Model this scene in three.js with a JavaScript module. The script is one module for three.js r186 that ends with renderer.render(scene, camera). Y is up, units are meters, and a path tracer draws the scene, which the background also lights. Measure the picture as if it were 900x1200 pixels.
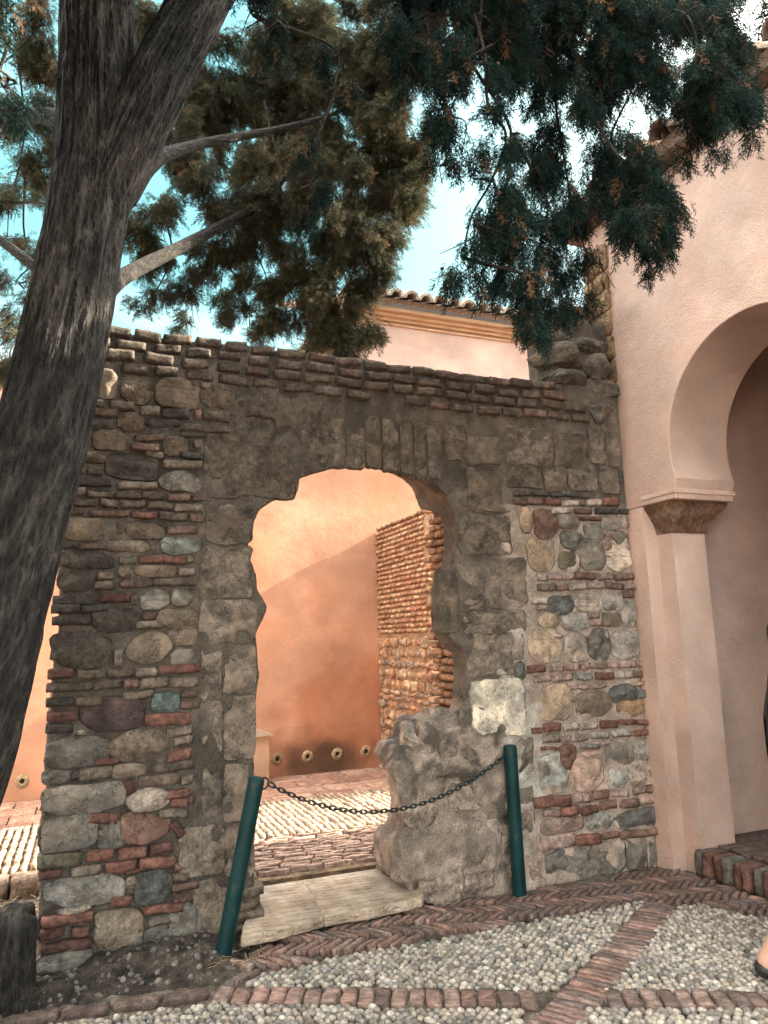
import * as THREE from 'three';
import { mergeGeometries, mergeVertices } from 'three/addons/utils/BufferGeometryUtils.js';

// ---------------------------------------------------------------- camera, sky, sun, exposure
const scene = new THREE.Scene();
const camera = new THREE.PerspectiveCamera(69.56, 0.75, 0.05, 400);
camera.position.set(0, 1.6, 4.36);
camera.rotation.set(0.16957, -0.38581, -0.026844, 'YXZ');
camera.focus = 5.2;
camera.userData.fStop = 6;
scene.add(camera);
const renderer = new THREE.WebGLRenderer({ antialias: true });
renderer.setSize(768, 1024);
renderer.shadowMap.enabled = true;
renderer.toneMapping = THREE.LinearToneMapping;
renderer.toneMappingExposure = 12.8;
const SUN = new THREE.Vector3(1, 0.555, 0.076).normalize();
const sun = new THREE.DirectionalLight(new THREE.Color(1.0, 0.87, 0.68), 2.0);
sun.position.copy(SUN).multiplyScalar(40);
sun.castShadow = true;
sun.shadow.mapSize.set(4096, 4096);
Object.assign(sun.shadow.camera, { left: -14, right: 14, top: 14, bottom: -14, near: 1, far: 90 });
scene.add(sun, sun.target);

// ---------------------------------------------------------------- noise
function rng(seed) { let a = seed >>> 0; return () => { a = (a + 0x6d2b79f5) | 0; let t = Math.imul(a ^ (a >>> 15), 1 | a); t = (t + Math.imul(t ^ (t >>> 7), 61 | t)) ^ t; return ((t ^ (t >>> 14)) >>> 0) / 4294967296; }; }
const hash = (x, y, z) => { let h = Math.imul(x, 374761393) + Math.imul(y, 668265263) + Math.imul(z, 1274126177); h = Math.imul(h ^ (h >>> 13), 1274126177); return ((h ^ (h >>> 16)) >>> 0) / 4294967296; };
const mod = (a, n) => ((a % n) + n) % n;
function vnoise(x, y, z, p = 0) {                                   // value noise in -1..1, periodic in p cells when p > 0
  const X = Math.floor(x), Y = Math.floor(y), Z = Math.floor(z), fx = x - X, fy = y - Y, fz = z - Z;
  const u = fx * fx * (3 - 2 * fx), v = fy * fy * (3 - 2 * fy), w = fz * fz * (3 - 2 * fz);
  const h = p ? (i, j, k) => hash(mod(X + i, p), mod(Y + j, p), Z + k) : (i, j, k) => hash(X + i, Y + j, Z + k);
  const L = (a, b, t) => a + (b - a) * t;
  const lo = L(L(h(0, 0, 0), h(1, 0, 0), u), L(h(0, 1, 0), h(1, 1, 0), u), v), hi = w ? L(L(h(0, 0, 1), h(1, 0, 1), u), L(h(0, 1, 1), h(1, 1, 1), u), v) : lo;
  return 2 * L(lo, hi, w) - 1;
}
function fbm(x, y, z, o = 4, p = 0, gain = 0.5) { let s = 0, a = 0.5, f = 1; for (let i = 0; i < o; i++) { s += a * vnoise(x * f, y * f, z * f + i * 7.3 * (p ? 0 : 1) + (p ? i * 17 : 0), p ? p * f : 0); a *= gain; f *= 2; } return s; }
const ridge = (x, y, z, o = 3) => { let s = 0, a = 0.5, f = 1; for (let i = 0; i < o; i++) { s += a * (1 - Math.abs(vnoise(x * f, y * f, z * f + i * 3.1)) * 2); a *= 0.5; f *= 2; } return s; };
const clamp = (x, a = 0, b = 1) => Math.min(b, Math.max(a, x));
const sstep = (a, b, x) => { const t = clamp((x - a) / (b - a)); return t * t * (3 - 2 * t); };
const mix = (a, b, t) => a + (b - a) * t;
const sc = (k) => (v) => v * k;
const mix3 = (a, b, t) => [mix(a[0], b[0], t), mix(a[1], b[1], t), mix(a[2], b[2], t)];

// ---------------------------------------------------------------- sky: blue-green air with thin wisps, brighter round the sun, fill cloud added out of view
{
  const FILL_CLOUD = [12.41, 8.19], W = 1024, H = 512, data = new Float32Array(W * H * 4);
  for (let j = 0; j < H; j++) for (let i = 0; i < W; i++) {
    const el = ((j + 0.5) / H - 0.5) * Math.PI, az = ((i + 0.5) / W - 0.5) * 2 * Math.PI;
    const d = [Math.cos(el) * Math.cos(az), Math.sin(el), Math.cos(el) * Math.sin(az)];
    const up = clamp(d[1]), cs = d[0] * SUN.x + d[1] * SUN.y + d[2] * SUN.z;
    let c = mix3([0.0235, 0.061, 0.066], [0.019, 0.053, 0.06], Math.pow(up, 0.7)); c = mix3(c, [0.5, 0.5, 0.475], Math.exp(-up * 10.5));
    const q = 1 / (up + 0.3), cl = sstep(-0.06, 0.3, fbm(d[0] * 1.5 * q + FILL_CLOUD[0], d[2] * 1.5 * q + FILL_CLOUD[1], 4.2, 6)) * sstep(0, 0.12, d[1]);  // bright cloud added outside the view to fill the shade
    c = mix3(c, [0.53, 0.51, 0.475], cl * 0.9);
    const wisp = sstep(0.0, 0.45, fbm(d[0] * 3 * q, d[2] * 7 * q, 9.1, 5)); c = mix3(c, [0.1, 0.14, 0.14], wisp * 0.25 * (1 - cl));
    const g = 0.7 * Math.exp((cs - 1) * 7.5) + 0.8 * Math.exp((cs - 1) * 22);
    c = [c[0] + g * 0.95, c[1] + g * 0.88, c[2] + g * 0.78];
    const k = (j * W + i) * 4, s = d[1] < 0 ? 0.5 : 1;
    data[k] = c[0] * s * 1.55; data[k + 1] = c[1] * s * 1.55; data[k + 2] = c[2] * s * 1.55; data[k + 3] = 1;
  }
  const t = new THREE.DataTexture(data, W, H, THREE.RGBAFormat, THREE.FloatType);
  t.mapping = THREE.EquirectangularReflectionMapping; t.magFilter = THREE.LinearFilter; t.minFilter = THREE.LinearFilter; t.needsUpdate = true;
  scene.background = t; scene.environment = t;
  scene.backgroundIntensity = 1; scene.environmentIntensity = 1;
}

// ---------------------------------------------------------------- textures and materials
function tex(n, metres, fn, srgb = true) {                          // tileable grain, fn(u, v in 0..1) -> grey or rgb
  const d = new Uint8Array(n * n * 4);
  for (let j = 0; j < n; j++) for (let i = 0; i < n; i++) {
    let c = fn(i / n, j / n); if (typeof c === 'number') c = [c, c, c];
    for (let k = 0; k < 3; k++) d[(j * n + i) * 4 + k] = clamp(c[k]) * 255; d[(j * n + i) * 4 + 3] = 255;
  }
  const t = new THREE.DataTexture(d, n, n, THREE.RGBAFormat);
  t.wrapS = t.wrapT = THREE.RepeatWrapping; t.magFilter = THREE.LinearFilter; t.minFilter = THREE.LinearMipmapLinearFilter; t.generateMipmaps = true;
  if (srgb) t.colorSpace = THREE.SRGBColorSpace;
  t.repeat.set(1 / metres, 1 / metres); t.needsUpdate = true; return t;
}
const stoneH = (u, v) => { const c = fbm(u * 18, v * 18, 1, 5, 18, 0.66); return 0.55 + 0.4 * c - (vnoise(u * 56, v * 56, 3, 56) > 0.62 ? 0.2 : 0) - 0.35 * sstep(0.1, 0.0, Math.abs(fbm(u * 7, v * 7, 12, 4, 7))); };
const stoneGrain = tex(512, 0.42, (u, v) => { const f = fbm(u * 8, v * 8, 9, 5, 8), s = vnoise(u * 128, v * 128, 5, 128), q = vnoise(u * 64, v * 64, 8, 64); const r = fbm(u * 20, v * 20, 4, 4, 20, 0.75), g = 0.8 + 0.26 * f + 0.2 * r + 0.05 * s - (q > 0.72 ? 0.14 : 0) + (s > 0.8 ? 0.1 : 0); return [g * 1.01, g, g * 0.985]; });
const stoneBump = tex(512, 0.42, stoneH, false);
const shaleGrain = tex(512, 0.5, (u, v) => { const b = fbm(u * 8, v * 17, 141, 5, 1, 0.66), f = fbm(u * 9, v * 9, 143, 5, 9, 0.65), c = sstep(0.035, 0, Math.abs(fbm(u * 4, v * 12, 147, 4, 4))); const g = 0.82 + 0.15 * b + 0.26 * f - 0.22 * c; return [g, g * 0.99, g * 0.975]; });
const shaleBump = tex(512, 0.5, (u, v) => 0.55 + 0.26 * fbm(u * 8, v * 17, 141, 5, 1, 0.66) + 0.24 * fbm(u * 16, v * 16, 144, 5, 16, 0.68) - 0.4 * sstep(0.035, 0, Math.abs(fbm(u * 4, v * 12, 147, 4, 4))), false);
const pit = (u, v) => sstep(0.35, 0.65, vnoise(u * 96, v * 96, 151, 96) + 0.3 * vnoise(u * 48, v * 48, 152, 48)) * sstep(-0.2, 0.3, fbm(u * 7, v * 7, 153, 3, 7));
const pitGrain = tex(512, 0.6, (u, v) => { const f = fbm(u * 6, v * 6, 155, 5, 6), s = vnoise(u * 128, v * 128, 157, 128); const g = 0.84 + 0.34 * f + 0.12 * fbm(u * 26, v * 26, 158, 4, 26, 0.7) + 0.05 * s - 0.2 * pit(u, v); return [g, g * (0.985 - 0.03 * f), g * (0.965 - 0.06 * f)]; });
const pitBump = tex(512, 0.6, (u, v) => 0.6 + 0.25 * fbm(u * 16, v * 16, 159, 4, 16) - 0.35 * pit(u, v), false);
const sandGrain = tex(512, 0.5, (u, v) => { const f = fbm(u * 8, v * 8, 111, 4, 8), s = vnoise(u * 170, v * 170, 115, 170), t = vnoise(u * 90, v * 90, 118, 90); const g = 0.82 + 0.2 * f + 0.12 * s + 0.1 * t; return [g, g * 0.99, g * 0.98]; });
const sandBump = tex(512, 0.5, (u, v) => 0.5 + 0.35 * fbm(u * 20, v * 20, 121, 5, 20, 0.7) + 0.25 * vnoise(u * 100, v * 100, 125, 100), false);
const brickGrain = tex(512, 0.35, (u, v) => { const f = fbm(u * 10, v * 10, 21, 5, 10), s = vnoise(u * 128, v * 128, 15, 128), w = sstep(0.25, 0.45, fbm(u * 6, v * 6, 40, 4, 6)); const r = fbm(u * 24, v * 24, 27, 4, 24, 0.75), g = 0.78 + 0.26 * f + 0.2 * r + 0.06 * s; return [g, g * (1 + w * 0.03), g * (1 + w * 0.05)]; });
const brickBump = tex(512, 0.35, (u, v) => 0.55 + 0.5 * fbm(u * 16, v * 16, 31, 5, 16, 0.68) - (vnoise(u * 64, v * 64, 35, 64) > 0.6 ? 0.3 : 0), false);
const plasterGrain = tex(1024, 2.2, (u, v) => { const f = fbm(u * 5, v * 5, 51, 6, 5), s = vnoise(u * 256, v * 256, 55, 256), m = sstep(0.1, 0.5, fbm(u * 3, v * 7, 60, 5, 1) * 1.0); const ck = sstep(0.008, 0, Math.abs(fbm(u * 2, v * 2, 63, 5, 2))) * sstep(0.1, 0.3, fbm(u * 3, v * 3, 65, 2, 3)); const g = 0.9 + 0.15 * f + 0.025 * s - 0.06 * ck; return [g, g * (1 - 0.03 * m), g * (1 - 0.05 * m)]; });
const plasterBump = tex(1024, 1.1, (u, v) => 0.5 + 0.35 * fbm(u * 12, v * 12, 61, 5, 12) + 0.12 * vnoise(u * 180, v * 180, 66, 180), false);
const soilGrain = tex(512, 0.6, (u, v) => { const f = fbm(u * 9, v * 9, 71, 5, 9), s = vnoise(u * 128, v * 128, 75, 128); const g = 0.72 + 0.5 * f + 0.16 * s; return [g, g * 0.98, g * 0.95]; });
const soilBump = tex(512, 0.6, (u, v) => 0.5 + 0.5 * fbm(u * 20, v * 20, 77, 5, 20) + 0.2 * vnoise(u * 128, v * 128, 79, 128), false);
const slabGrain = tex(512, 0.8, (u, v) => { const f = fbm(u * 4, v * 22, 81, 5, 2), s = vnoise(u * 128, v * 128, 85, 128), q = fbm(u * 9, v * 9, 87, 5, 9); const ln = sstep(0.06, 0.0, Math.abs(fbm(u * 3, v * 16, 89, 4, 1))), g = 0.82 + 0.28 * f + 0.2 * q + 0.06 * s - (s > 0.84 ? 0.3 : 0) - 0.22 * ln; return [g, g * (0.985 + 0.05 * q), g * (0.95 + 0.1 * q)]; });
const barkGrain = tex(512, 0.5, (u, v) => { const r = fbm(u * 36, v * 9, 91, 5, 9, 0.62), f = fbm(u * 8, v * 4, 95, 4, 4); const g = 0.68 + 0.5 * r + 0.25 * f; return [g, g * 0.99, g * 0.97]; });
const barkBump = tex(512, 0.5, (u, v) => 0.5 + 0.8 * fbm(u * 36, v * 9, 91, 5, 9, 0.62) + 0.15 * fbm(u * 60, v * 30, 97, 3, 30), false);

const paintMap = tex(256, 0.5, (u, v) => { const f = fbm(u * 10, v * 10, 131, 5, 10, 0.65), chip = sstep(0.5, 0.56, f); return mix3([0.03, 0.19, 0.2], [0.16, 0.2, 0.19], chip).map((c) => c * (1 + 0.25 * f)); });
const std = (o) => new THREE.MeshStandardMaterial({ roughness: 0.92, ...o });
const M = {
  stone: std({ vertexColors: true, map: stoneGrain, bumpMap: stoneBump, bumpScale: 0.011 }),
  stone2: std({ vertexColors: true, map: shaleGrain, bumpMap: shaleBump, bumpScale: 0.009 }),
  stone3: std({ vertexColors: true, map: pitGrain, bumpMap: pitBump, bumpScale: 0.009 }),
  mortar: std({ vertexColors: true, map: sandGrain, bumpMap: sandBump, bumpScale: 0.009 }),
  brick: std({ vertexColors: true, map: brickGrain, bumpMap: brickBump, bumpScale: 0.005 }),
  plaster: std({ vertexColors: true, map: plasterGrain, bumpMap: plasterBump, bumpScale: 0.011 }),
  wallPlaster: std({ vertexColors: true, map: plasterGrain, bumpMap: plasterBump, bumpScale: 0.006 }),
  soil: std({ vertexColors: true, map: soilGrain, bumpMap: soilBump, bumpScale: 0.022, roughness: 1 }),
  slab: std({ vertexColors: true, map: slabGrain, bumpMap: stoneBump, bumpScale: 0.01, roughness: 0.8 }),
  bark: std({ vertexColors: true, map: barkGrain, bumpMap: barkBump, bumpScale: 0.02, roughness: 0.95 }),
  post: new THREE.MeshPhysicalMaterial({ map: paintMap, roughness: 0.45, specularIntensity: 0.45, bumpMap: brickBump, bumpScale: 0.001 }),
  iron: std({ color: new THREE.Color(0.02, 0.035, 0.04), roughness: 0.45, metalness: 0.6 }),
  twig: std({ color: new THREE.Color(0.055, 0.04, 0.03), roughness: 1 }),
  cone: std({ color: new THREE.Color(0.07, 0.05, 0.035), roughness: 0.9 }),
  hole: std({ color: new THREE.Color(0.015, 0.012, 0.01), roughness: 1 }),
};
const flat = (r, g, b, extra = {}) => std({ color: new THREE.Color(r, g, b), ...extra });

// ---------------------------------------------------------------- scene helpers
const counts = {};
function numbered(name) { const n = counts[name] = (counts[name] ?? -1) + 1; return n ? `${name}_${String(n).padStart(3, '0')}` : name; }
function mesh(name, geo, material, parent) {
  const m = new THREE.Mesh(geo, material); m.name = parent ? name : numbered(name); m.castShadow = m.receiveShadow = true; (parent ?? scene).add(m); return m;
}
function thing(name, label, category, pos = [0, 0, 0], group) {
  const g = new THREE.Group(); g.name = numbered(name); g.position.set(...pos); scene.add(g);
  g.userData = { label, category }; if (group) g.userData.group = group; return g;
}
const structure = (name, geo, material) => { const m = geo ? mesh(name, geo, material) : thing(name); m.userData = { kind: 'structure' }; return m; };

// uv in metres from the axis a face looks along, offset so that alike pieces differ
function boxUV(g, off = 0, scale = 1) {
  g = g.index ? g.toNonIndexed() : g;
  const p = g.attributes.position, uv = new Float32Array(p.count * 2), a = new THREE.Vector3(), b = new THREE.Vector3(), c = new THREE.Vector3();
  for (let i = 0; i < p.count; i += 3) {
    a.fromBufferAttribute(p, i); b.fromBufferAttribute(p, i + 1).sub(a); c.fromBufferAttribute(p, i + 2).sub(a); b.cross(c);
    const ax = Math.abs(b.x), ay = Math.abs(b.y), az = Math.abs(b.z);
    for (let k = 0; k < 3; k++) {
      const x = p.getX(i + k), y = p.getY(i + k), z = p.getZ(i + k);
      const [u, v] = az >= ax && az >= ay ? [x, y] : ax >= ay ? [z, y] : [x, z];
      uv[(i + k) * 2] = u * scale + off * 0.37; uv[(i + k) * 2 + 1] = v * scale + off * 0.61;
    }
  }
  g.setAttribute('uv', new THREE.BufferAttribute(uv, 2)); return g;
}
function smooth(g) { g.deleteAttribute('normal'); g.deleteAttribute('uv'); g = mergeVertices(g, 1e-5); g.computeVertexNormals(); return g; }
function paint(g, fn) {                                             // fn(x, y, z, nx, ny, nz) -> linear rgb
  const p = g.attributes.position, n = g.attributes.normal, c = new Float32Array(p.count * 3);
  for (let i = 0; i < p.count; i++) { const q = fn(p.getX(i), p.getY(i), p.getZ(i), n ? n.getX(i) : 0, n ? n.getY(i) : 0, n ? n.getZ(i) : 0); c[i * 3] = q[0]; c[i * 3 + 1] = q[1]; c[i * 3 + 2] = q[2]; }
  g.setAttribute('color', new THREE.BufferAttribute(c, 3)); return g;
}
const mottle = (base, s, amp = 0.22, f = 14) => (x, y, z) => { const k = 1 + amp * 2 * fbm(x * f + s * 3.7, y * f + s * 1.3, z * f + s, 3); const w = 0.025 * vnoise(x * 9 + s, y * 9, z * 9 - s); return [base[0] * k * (1 + w), base[1] * k, base[2] * k * (1 - w)]; };
const finish = (g, colour, off) => { paint(g, colour); return boxUV(g, off); };

// naive surface nets: the surface f = 0 of a field that is negative inside
function nets(f, lo, hi, cell) {
  const n = [0, 1, 2].map((k) => Math.ceil((hi[k] - lo[k]) / cell) + 1), [nx, ny, nz] = n, F = new Float32Array(nx * ny * nz);
  for (let j = 0; j < ny; j++) for (let i = 0; i < nx; i++) for (let k = 0; k < nz; k++) F[(k * ny + j) * nx + i] = f(lo[0] + i * cell, lo[1] + j * cell, lo[2] + k * cell);
  const id = new Int32Array(nx * ny * nz).fill(-1), P = [], I = [];
  const C = [0, 1, nx, nx + 1, nx * ny, nx * ny + 1, nx * ny + nx, nx * ny + nx + 1];
  const E = []; for (let a = 0; a < 8; a++) for (const b of [1, 2, 4]) if (!(a & b)) E.push([a, a | b]);
  for (let k = 0; k < nz - 1; k++) for (let j = 0; j < ny - 1; j++) for (let i = 0; i < nx - 1; i++) {
    const o = (k * ny + j) * nx + i; let m = 0;
    for (let a = 0; a < 8; a++) if (F[o + C[a]] < 0) m |= 1 << a;
    if (!m || m === 255) continue;
    let x = 0, y = 0, z = 0, c = 0;
    for (const [a, b] of E) { const A = F[o + C[a]], B = F[o + C[b]]; if ((A < 0) === (B < 0)) continue; const t = A / (A - B); x += (a & 1) + ((b & 1) - (a & 1)) * t; y += ((a >> 1) & 1) + (((b >> 1) & 1) - ((a >> 1) & 1)) * t; z += (a >> 2) + ((b >> 2) - (a >> 2)) * t; c++; }
    id[o] = P.length / 3; P.push(lo[0] + (i + x / c) * cell, lo[1] + (j + y / c) * cell, lo[2] + (k + z / c) * cell);
  }
  const quad = (a, b, c, d, flip) => { if (a < 0 || b < 0 || c < 0 || d < 0) return; flip ? I.push(a, c, b, a, d, c) : I.push(a, b, c, a, c, d); };
  const sx = 1, sy = nx, sz = nx * ny;
  for (let k = 1; k < nz - 1; k++) for (let j = 1; j < ny - 1; j++) for (let i = 1; i < nx - 1; i++) {
    const o = (k * ny + j) * nx + i, A = F[o] < 0;
    if (A !== F[o + sx] < 0) quad(id[o - sy - sz], id[o - sz], id[o], id[o - sy], !A);
    if (A !== F[o + sy] < 0) quad(id[o - sx - sz], id[o - sx], id[o], id[o - sz], !A);
    if (A !== F[o + sz] < 0) quad(id[o - sx - sy], id[o - sy], id[o], id[o - sx], !A);
  }
  const g = new THREE.BufferGeometry(); g.setAttribute('position', new THREE.Float32BufferAttribute(P, 3)); g.setIndex(I); g.computeVertexNormals(); return g;
}
const smin = (a, b, k) => { const h = clamp(0.5 + 0.5 * (b - a) / k); return mix(b, a, h) - k * h * (1 - h); };
const rbox = (x, y, z, c, h, r) => { const a = Math.abs(x - c[0]) - h[0] + r, b = Math.abs(y - c[1]) - h[1] + r, d = Math.abs(z - c[2]) - h[2] + r; return Math.hypot(Math.max(a, 0), Math.max(b, 0), Math.max(d, 0)) + Math.min(Math.max(a, b, d), 0) - r; };
const capsule = (p, a, b, ra, rb) => { const bx = b[0] - a[0], by = b[1] - a[1], bz = b[2] - a[2], px = p[0] - a[0], py = p[1] - a[1], pz = p[2] - a[2]; const t = clamp((px * bx + py * by + pz * bz) / (bx * bx + by * by + bz * bz)); return Math.hypot(px - bx * t, py - by * t, pz - bz * t) - mix(ra, rb, t); };

// a worn brick, front towards +z, centred on its own middle
function brickGeo(w, h, d, s, wear = 1, seg = [6, 3, 2], round = 0.2) {
  const g = new THREE.BoxGeometry(w, h, d, ...seg), p = g.attributes.position, r = Math.min(w, h, d) * round;
  for (let i = 0; i < p.count; i++) {
    let q = [p.getX(i), p.getY(i), p.getZ(i)]; const hh = [w / 2, h / 2, d / 2], in_ = hh.map((v, k) => clamp(q[k], -(v - r), v - r)), dv = q.map((v, k) => v - in_[k]), l = Math.hypot(...dv);
    if (l > r) q = in_.map((v, k) => v + dv[k] * r / l);
    const n = vnoise(q[0] * 22 + s * 5.1, q[1] * 22 + s, q[2] * 22) * 0.0045 * wear, m = vnoise(q[0] * 55 + s, q[1] * 55 + s * 2.2, q[2] * 55) * 0.002 * wear, e = (q[0] / w) * vnoise(s, 2.2, 0.4) * 0.012 * wear;
    p.setXYZ(i, q[0] + n + m, q[1] + vnoise(q[0] * 16 + s, s * 3, 1) * 0.004 * wear + m + e, q[2] + vnoise(q[0] * 18, q[1] * 18, s) * 0.005 * wear + m);
  }
  return smooth(g);
}
// a wall stone: an uneven outline from centre and size (square 0..1: how blocky), its face bulged and rough
function stoneGeo(w, h, d, s, square = 0.5, rough = 0.012, N = 30) {
  const r = rng(s * 977 + 13), big = mix(0.84, 0.1, square), raw = [], e = mix(0.1, 0.035, square), W = w / 2, H = h / 2, m = Math.min(w, h);
  const cut = () => big * (0.35 + 0.75 * r()), jit = () => (r() - 0.5) * e * m * 1.6;
  for (const [sx, sy, fl] of [[1, 1, 0], [-1, 1, 1], [-1, -1, 0], [1, -1, 1]]) {             // four corners, each cut by its own amount, with an uneven edge between
    const cx = W * (1 - cut()), cy = H * (1 - cut()), A = [sx * W + jit() * 0.4, sy * cy + jit()], B = [sx * cx + jit(), sy * H + jit() * 0.4];
    const pair = fl ? [B, A] : [A, B], midp = [(A[0] + B[0]) / 2 + sx * W * 0.05, (A[1] + B[1]) / 2 + sy * H * 0.05]; raw.push(pair[0], [midp[0] + jit(), midp[1] + jit()], pair[1]);
    const ed = mix(1.0, 0.96, square), nx = fl ? sx * W * ed : sx * 0.1 * W, ny = fl ? 0.1 * H : sy * H * ed; raw.push([nx + jit(), ny + jit()]);
  }
  let poly = raw; for (let k = 0; k < 2; k++) poly = poly.flatMap((p, i) => { const q = poly[(i + 1) % poly.length], u = k ? 0.25 : 0.2; return [[mix(p[0], q[0], u), mix(p[1], q[1], u)], [mix(p[0], q[0], 1 - u), mix(p[1], q[1], 1 - u)]]; });
  const cum = [0]; for (let i = 0; i < poly.length; i++) { const q = poly[(i + 1) % poly.length]; cum.push(cum[i] + Math.hypot(q[0] - poly[i][0], q[1] - poly[i][1])); }
  const out = []; for (let i = 0, k = 0; i < N; i++) { const t = i / N * cum[poly.length]; while (cum[k + 1] < t) k++; const u = (t - cum[k]) / (cum[k + 1] - cum[k] || 1), q = poly[(k + 1) % poly.length]; let x = mix(poly[k][0], q[0], u), y = mix(poly[k][1], q[1], u); const j = 1 + 0.07 * m / Math.max(w, h) * vnoise(x * 40 + s, y * 40 - s, 2.5); out.push([x * j, y * j]); }
  const planes = []; for (let i = 0; i < 5; i++) { const a = i * 1.26 + r() * 1.2, k = 0.5 + 1.1 * r(); planes.push([Math.cos(a) * k, Math.sin(a) * k, 0.12 + 0.4 * r()]); }
  const facet = (x, y) => { let v = 1; for (const [a, b, c] of planes) v = Math.min(v, 1 - Math.max(0, a * x / W + b * y / H - c) * 0.9); return Math.max(0.15, v); };
  const rings = [[1.0, -0.05], [1.005, 0.3], [0.97, 0.8], [0.88, 0.98], [0.7, 1.0], [0.48, 1.0], [0.25, 1.0]], P = [], I = [];
  const zAt = (x, y, k, t) => (k <= 0 ? k : d * k * (k > 0.5 ? facet(x, y) : 1)) + (t ? rough * t * (fbm(x * 13 + s * 5, y * 13 - s * 2, s, 4) * 1.5 + 0.5 * (ridge(x * 7 + s, y * 7, s * 2, 2) - 0.35)) : 0);
  rings.forEach(([f, k], ri) => out.forEach(([x, y]) => { const u = x * f, v = y * f; P.push(u, v, zAt(u, v, k, ri > 1 ? 1 : 0)); }));
  P.push(0, 0, zAt(0, 0, 1, 1));
  for (let q = 0; q < rings.length - 1; q++) for (let i = 0; i < N; i++) { const a = q * N + i, b = q * N + (i + 1) % N; I.push(a, b, b + N, a, b + N, a + N); }
  const l = (rings.length - 1) * N; for (let i = 0; i < N; i++) I.push(l + i, l + (i + 1) % N, l + N);
  const g = new THREE.BufferGeometry(); g.setAttribute('position', new THREE.Float32BufferAttribute(P, 3)); g.setIndex(I); g.computeVertexNormals(); return g;
}
// a free-lying rough rock
function rockGeo(w, h, d, s, rough = 0.16) {
  const g = new THREE.IcosahedronGeometry(1, 9), p = g.attributes.position, q = rng(Math.round(s * 131) + 7), cuts = [];
  for (let i = 0; i < 11; i++) { const a = q() * 6.28, c = 2 * q() - 1, b = Math.sqrt(1 - c * c); cuts.push([b * Math.cos(a), c, b * Math.sin(a), 0.72 + 0.25 * q()]); }
  for (let i = 0; i < p.count; i++) {
    const x = p.getX(i), y = p.getY(i), z = p.getZ(i), e = 5; let k = Math.pow(Math.abs(x) ** e + Math.abs(y) ** e + Math.abs(z) ** e, -1 / e);
    for (const [a, b, c, o] of cuts) { const t = a * x + b * y + c * z; if (t > 0.05) k = Math.min(k, o / t); }
    const n = k * (1 + rough * (fbm(x * 1.6 + s, y * 1.6, z * 1.6 - s, 4) * 1.3 + 0.5 * (ridge(x * 1.5 + s * 2, y * 2.2, z * 1.5, 3) - 0.4) + 0.35 * fbm(x * 7, y * 7 + s, z * 7, 3)));
    p.setXYZ(i, x * n * w / 2, y * n * h / 2, z * n * d / 2);
  }
  return smooth(g);
}
function tubeGeo(pts, radii, radial = 8, seg) {                     // a tapering branch through points
  const curve = new THREE.CatmullRomCurve3(pts.map((p) => new THREE.Vector3(...p))), n = seg ?? Math.max(4, pts.length * 5), P = [], I = [], U = [];
  const fr = curve.computeFrenetFrames(n, false);
  for (let i = 0; i <= n; i++) {
    const t = i / n, c = curve.getPoint(t), q = t * (radii.length - 1), a = Math.min(radii.length - 2, Math.floor(q)), r = mix(radii[a], radii[a + 1], q - a);
    for (let j = 0; j <= radial; j++) { const th = j / radial * 2 * Math.PI, v = fr.normals[i].clone().multiplyScalar(Math.cos(th) * r).addScaledVector(fr.binormals[i], Math.sin(th) * r).add(c); P.push(v.x, v.y, v.z); U.push(j / radial * 2 * Math.PI * r, t * curve.getLength()); }
  }
  for (let i = 0; i < n; i++) for (let j = 0; j < radial; j++) { const a = i * (radial + 1) + j, b = a + radial + 1; I.push(a, a + 1, b, b, a + 1, b + 1); }
  const g = new THREE.BufferGeometry(); g.setAttribute('position', new THREE.Float32BufferAttribute(P, 3)); g.setAttribute('uv', new THREE.Float32BufferAttribute(U, 2)); g.setIndex(I); g.computeVertexNormals(); return g;
}
const box = (x0, x1, y0, y1, z0, z1) => new THREE.BoxGeometry(x1 - x0, y1 - y0, z1 - z0).translate((x0 + x1) / 2, (y0 + y1) / 2, (z0 + z1) / 2);

// what things are made of: linear base colours
const C = {
  red: [0.3, 0.14, 0.105], darkred: [0.19, 0.09, 0.075], redbrown: [0.255, 0.155, 0.12], brown: [0.2, 0.15, 0.115], tan: [0.31, 0.245, 0.19], dark: [0.11, 0.093, 0.08],
  pale: [0.58, 0.48, 0.41], pink: [0.54, 0.38, 0.32], white: [0.56, 0.5, 0.45], grey: [0.27, 0.245, 0.22], lightgrey: [0.47, 0.43, 0.4], slate: [0.17, 0.17, 0.165], olive: [0.23, 0.2, 0.14],
  sand: [0.52, 0.4, 0.3], orange: [0.45, 0.3, 0.19], teal: [0.12, 0.19, 0.19], purple: [0.15, 0.1, 0.095], redstone: [0.24, 0.145, 0.115], pebble: [0.34, 0.36, 0.35], speckle: [0.48, 0.5, 0.48],
  crust: [0.19, 0.155, 0.125], ashlar: [0.29, 0.24, 0.2], limewash: [0.88, 0.8, 0.68],
};
const MORTAR = [0.185, 0.155, 0.13];
const pinkPlaster = [0.76, 0.545, 0.46], orangePlaster = [0.68, 0.325, 0.195];

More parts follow.
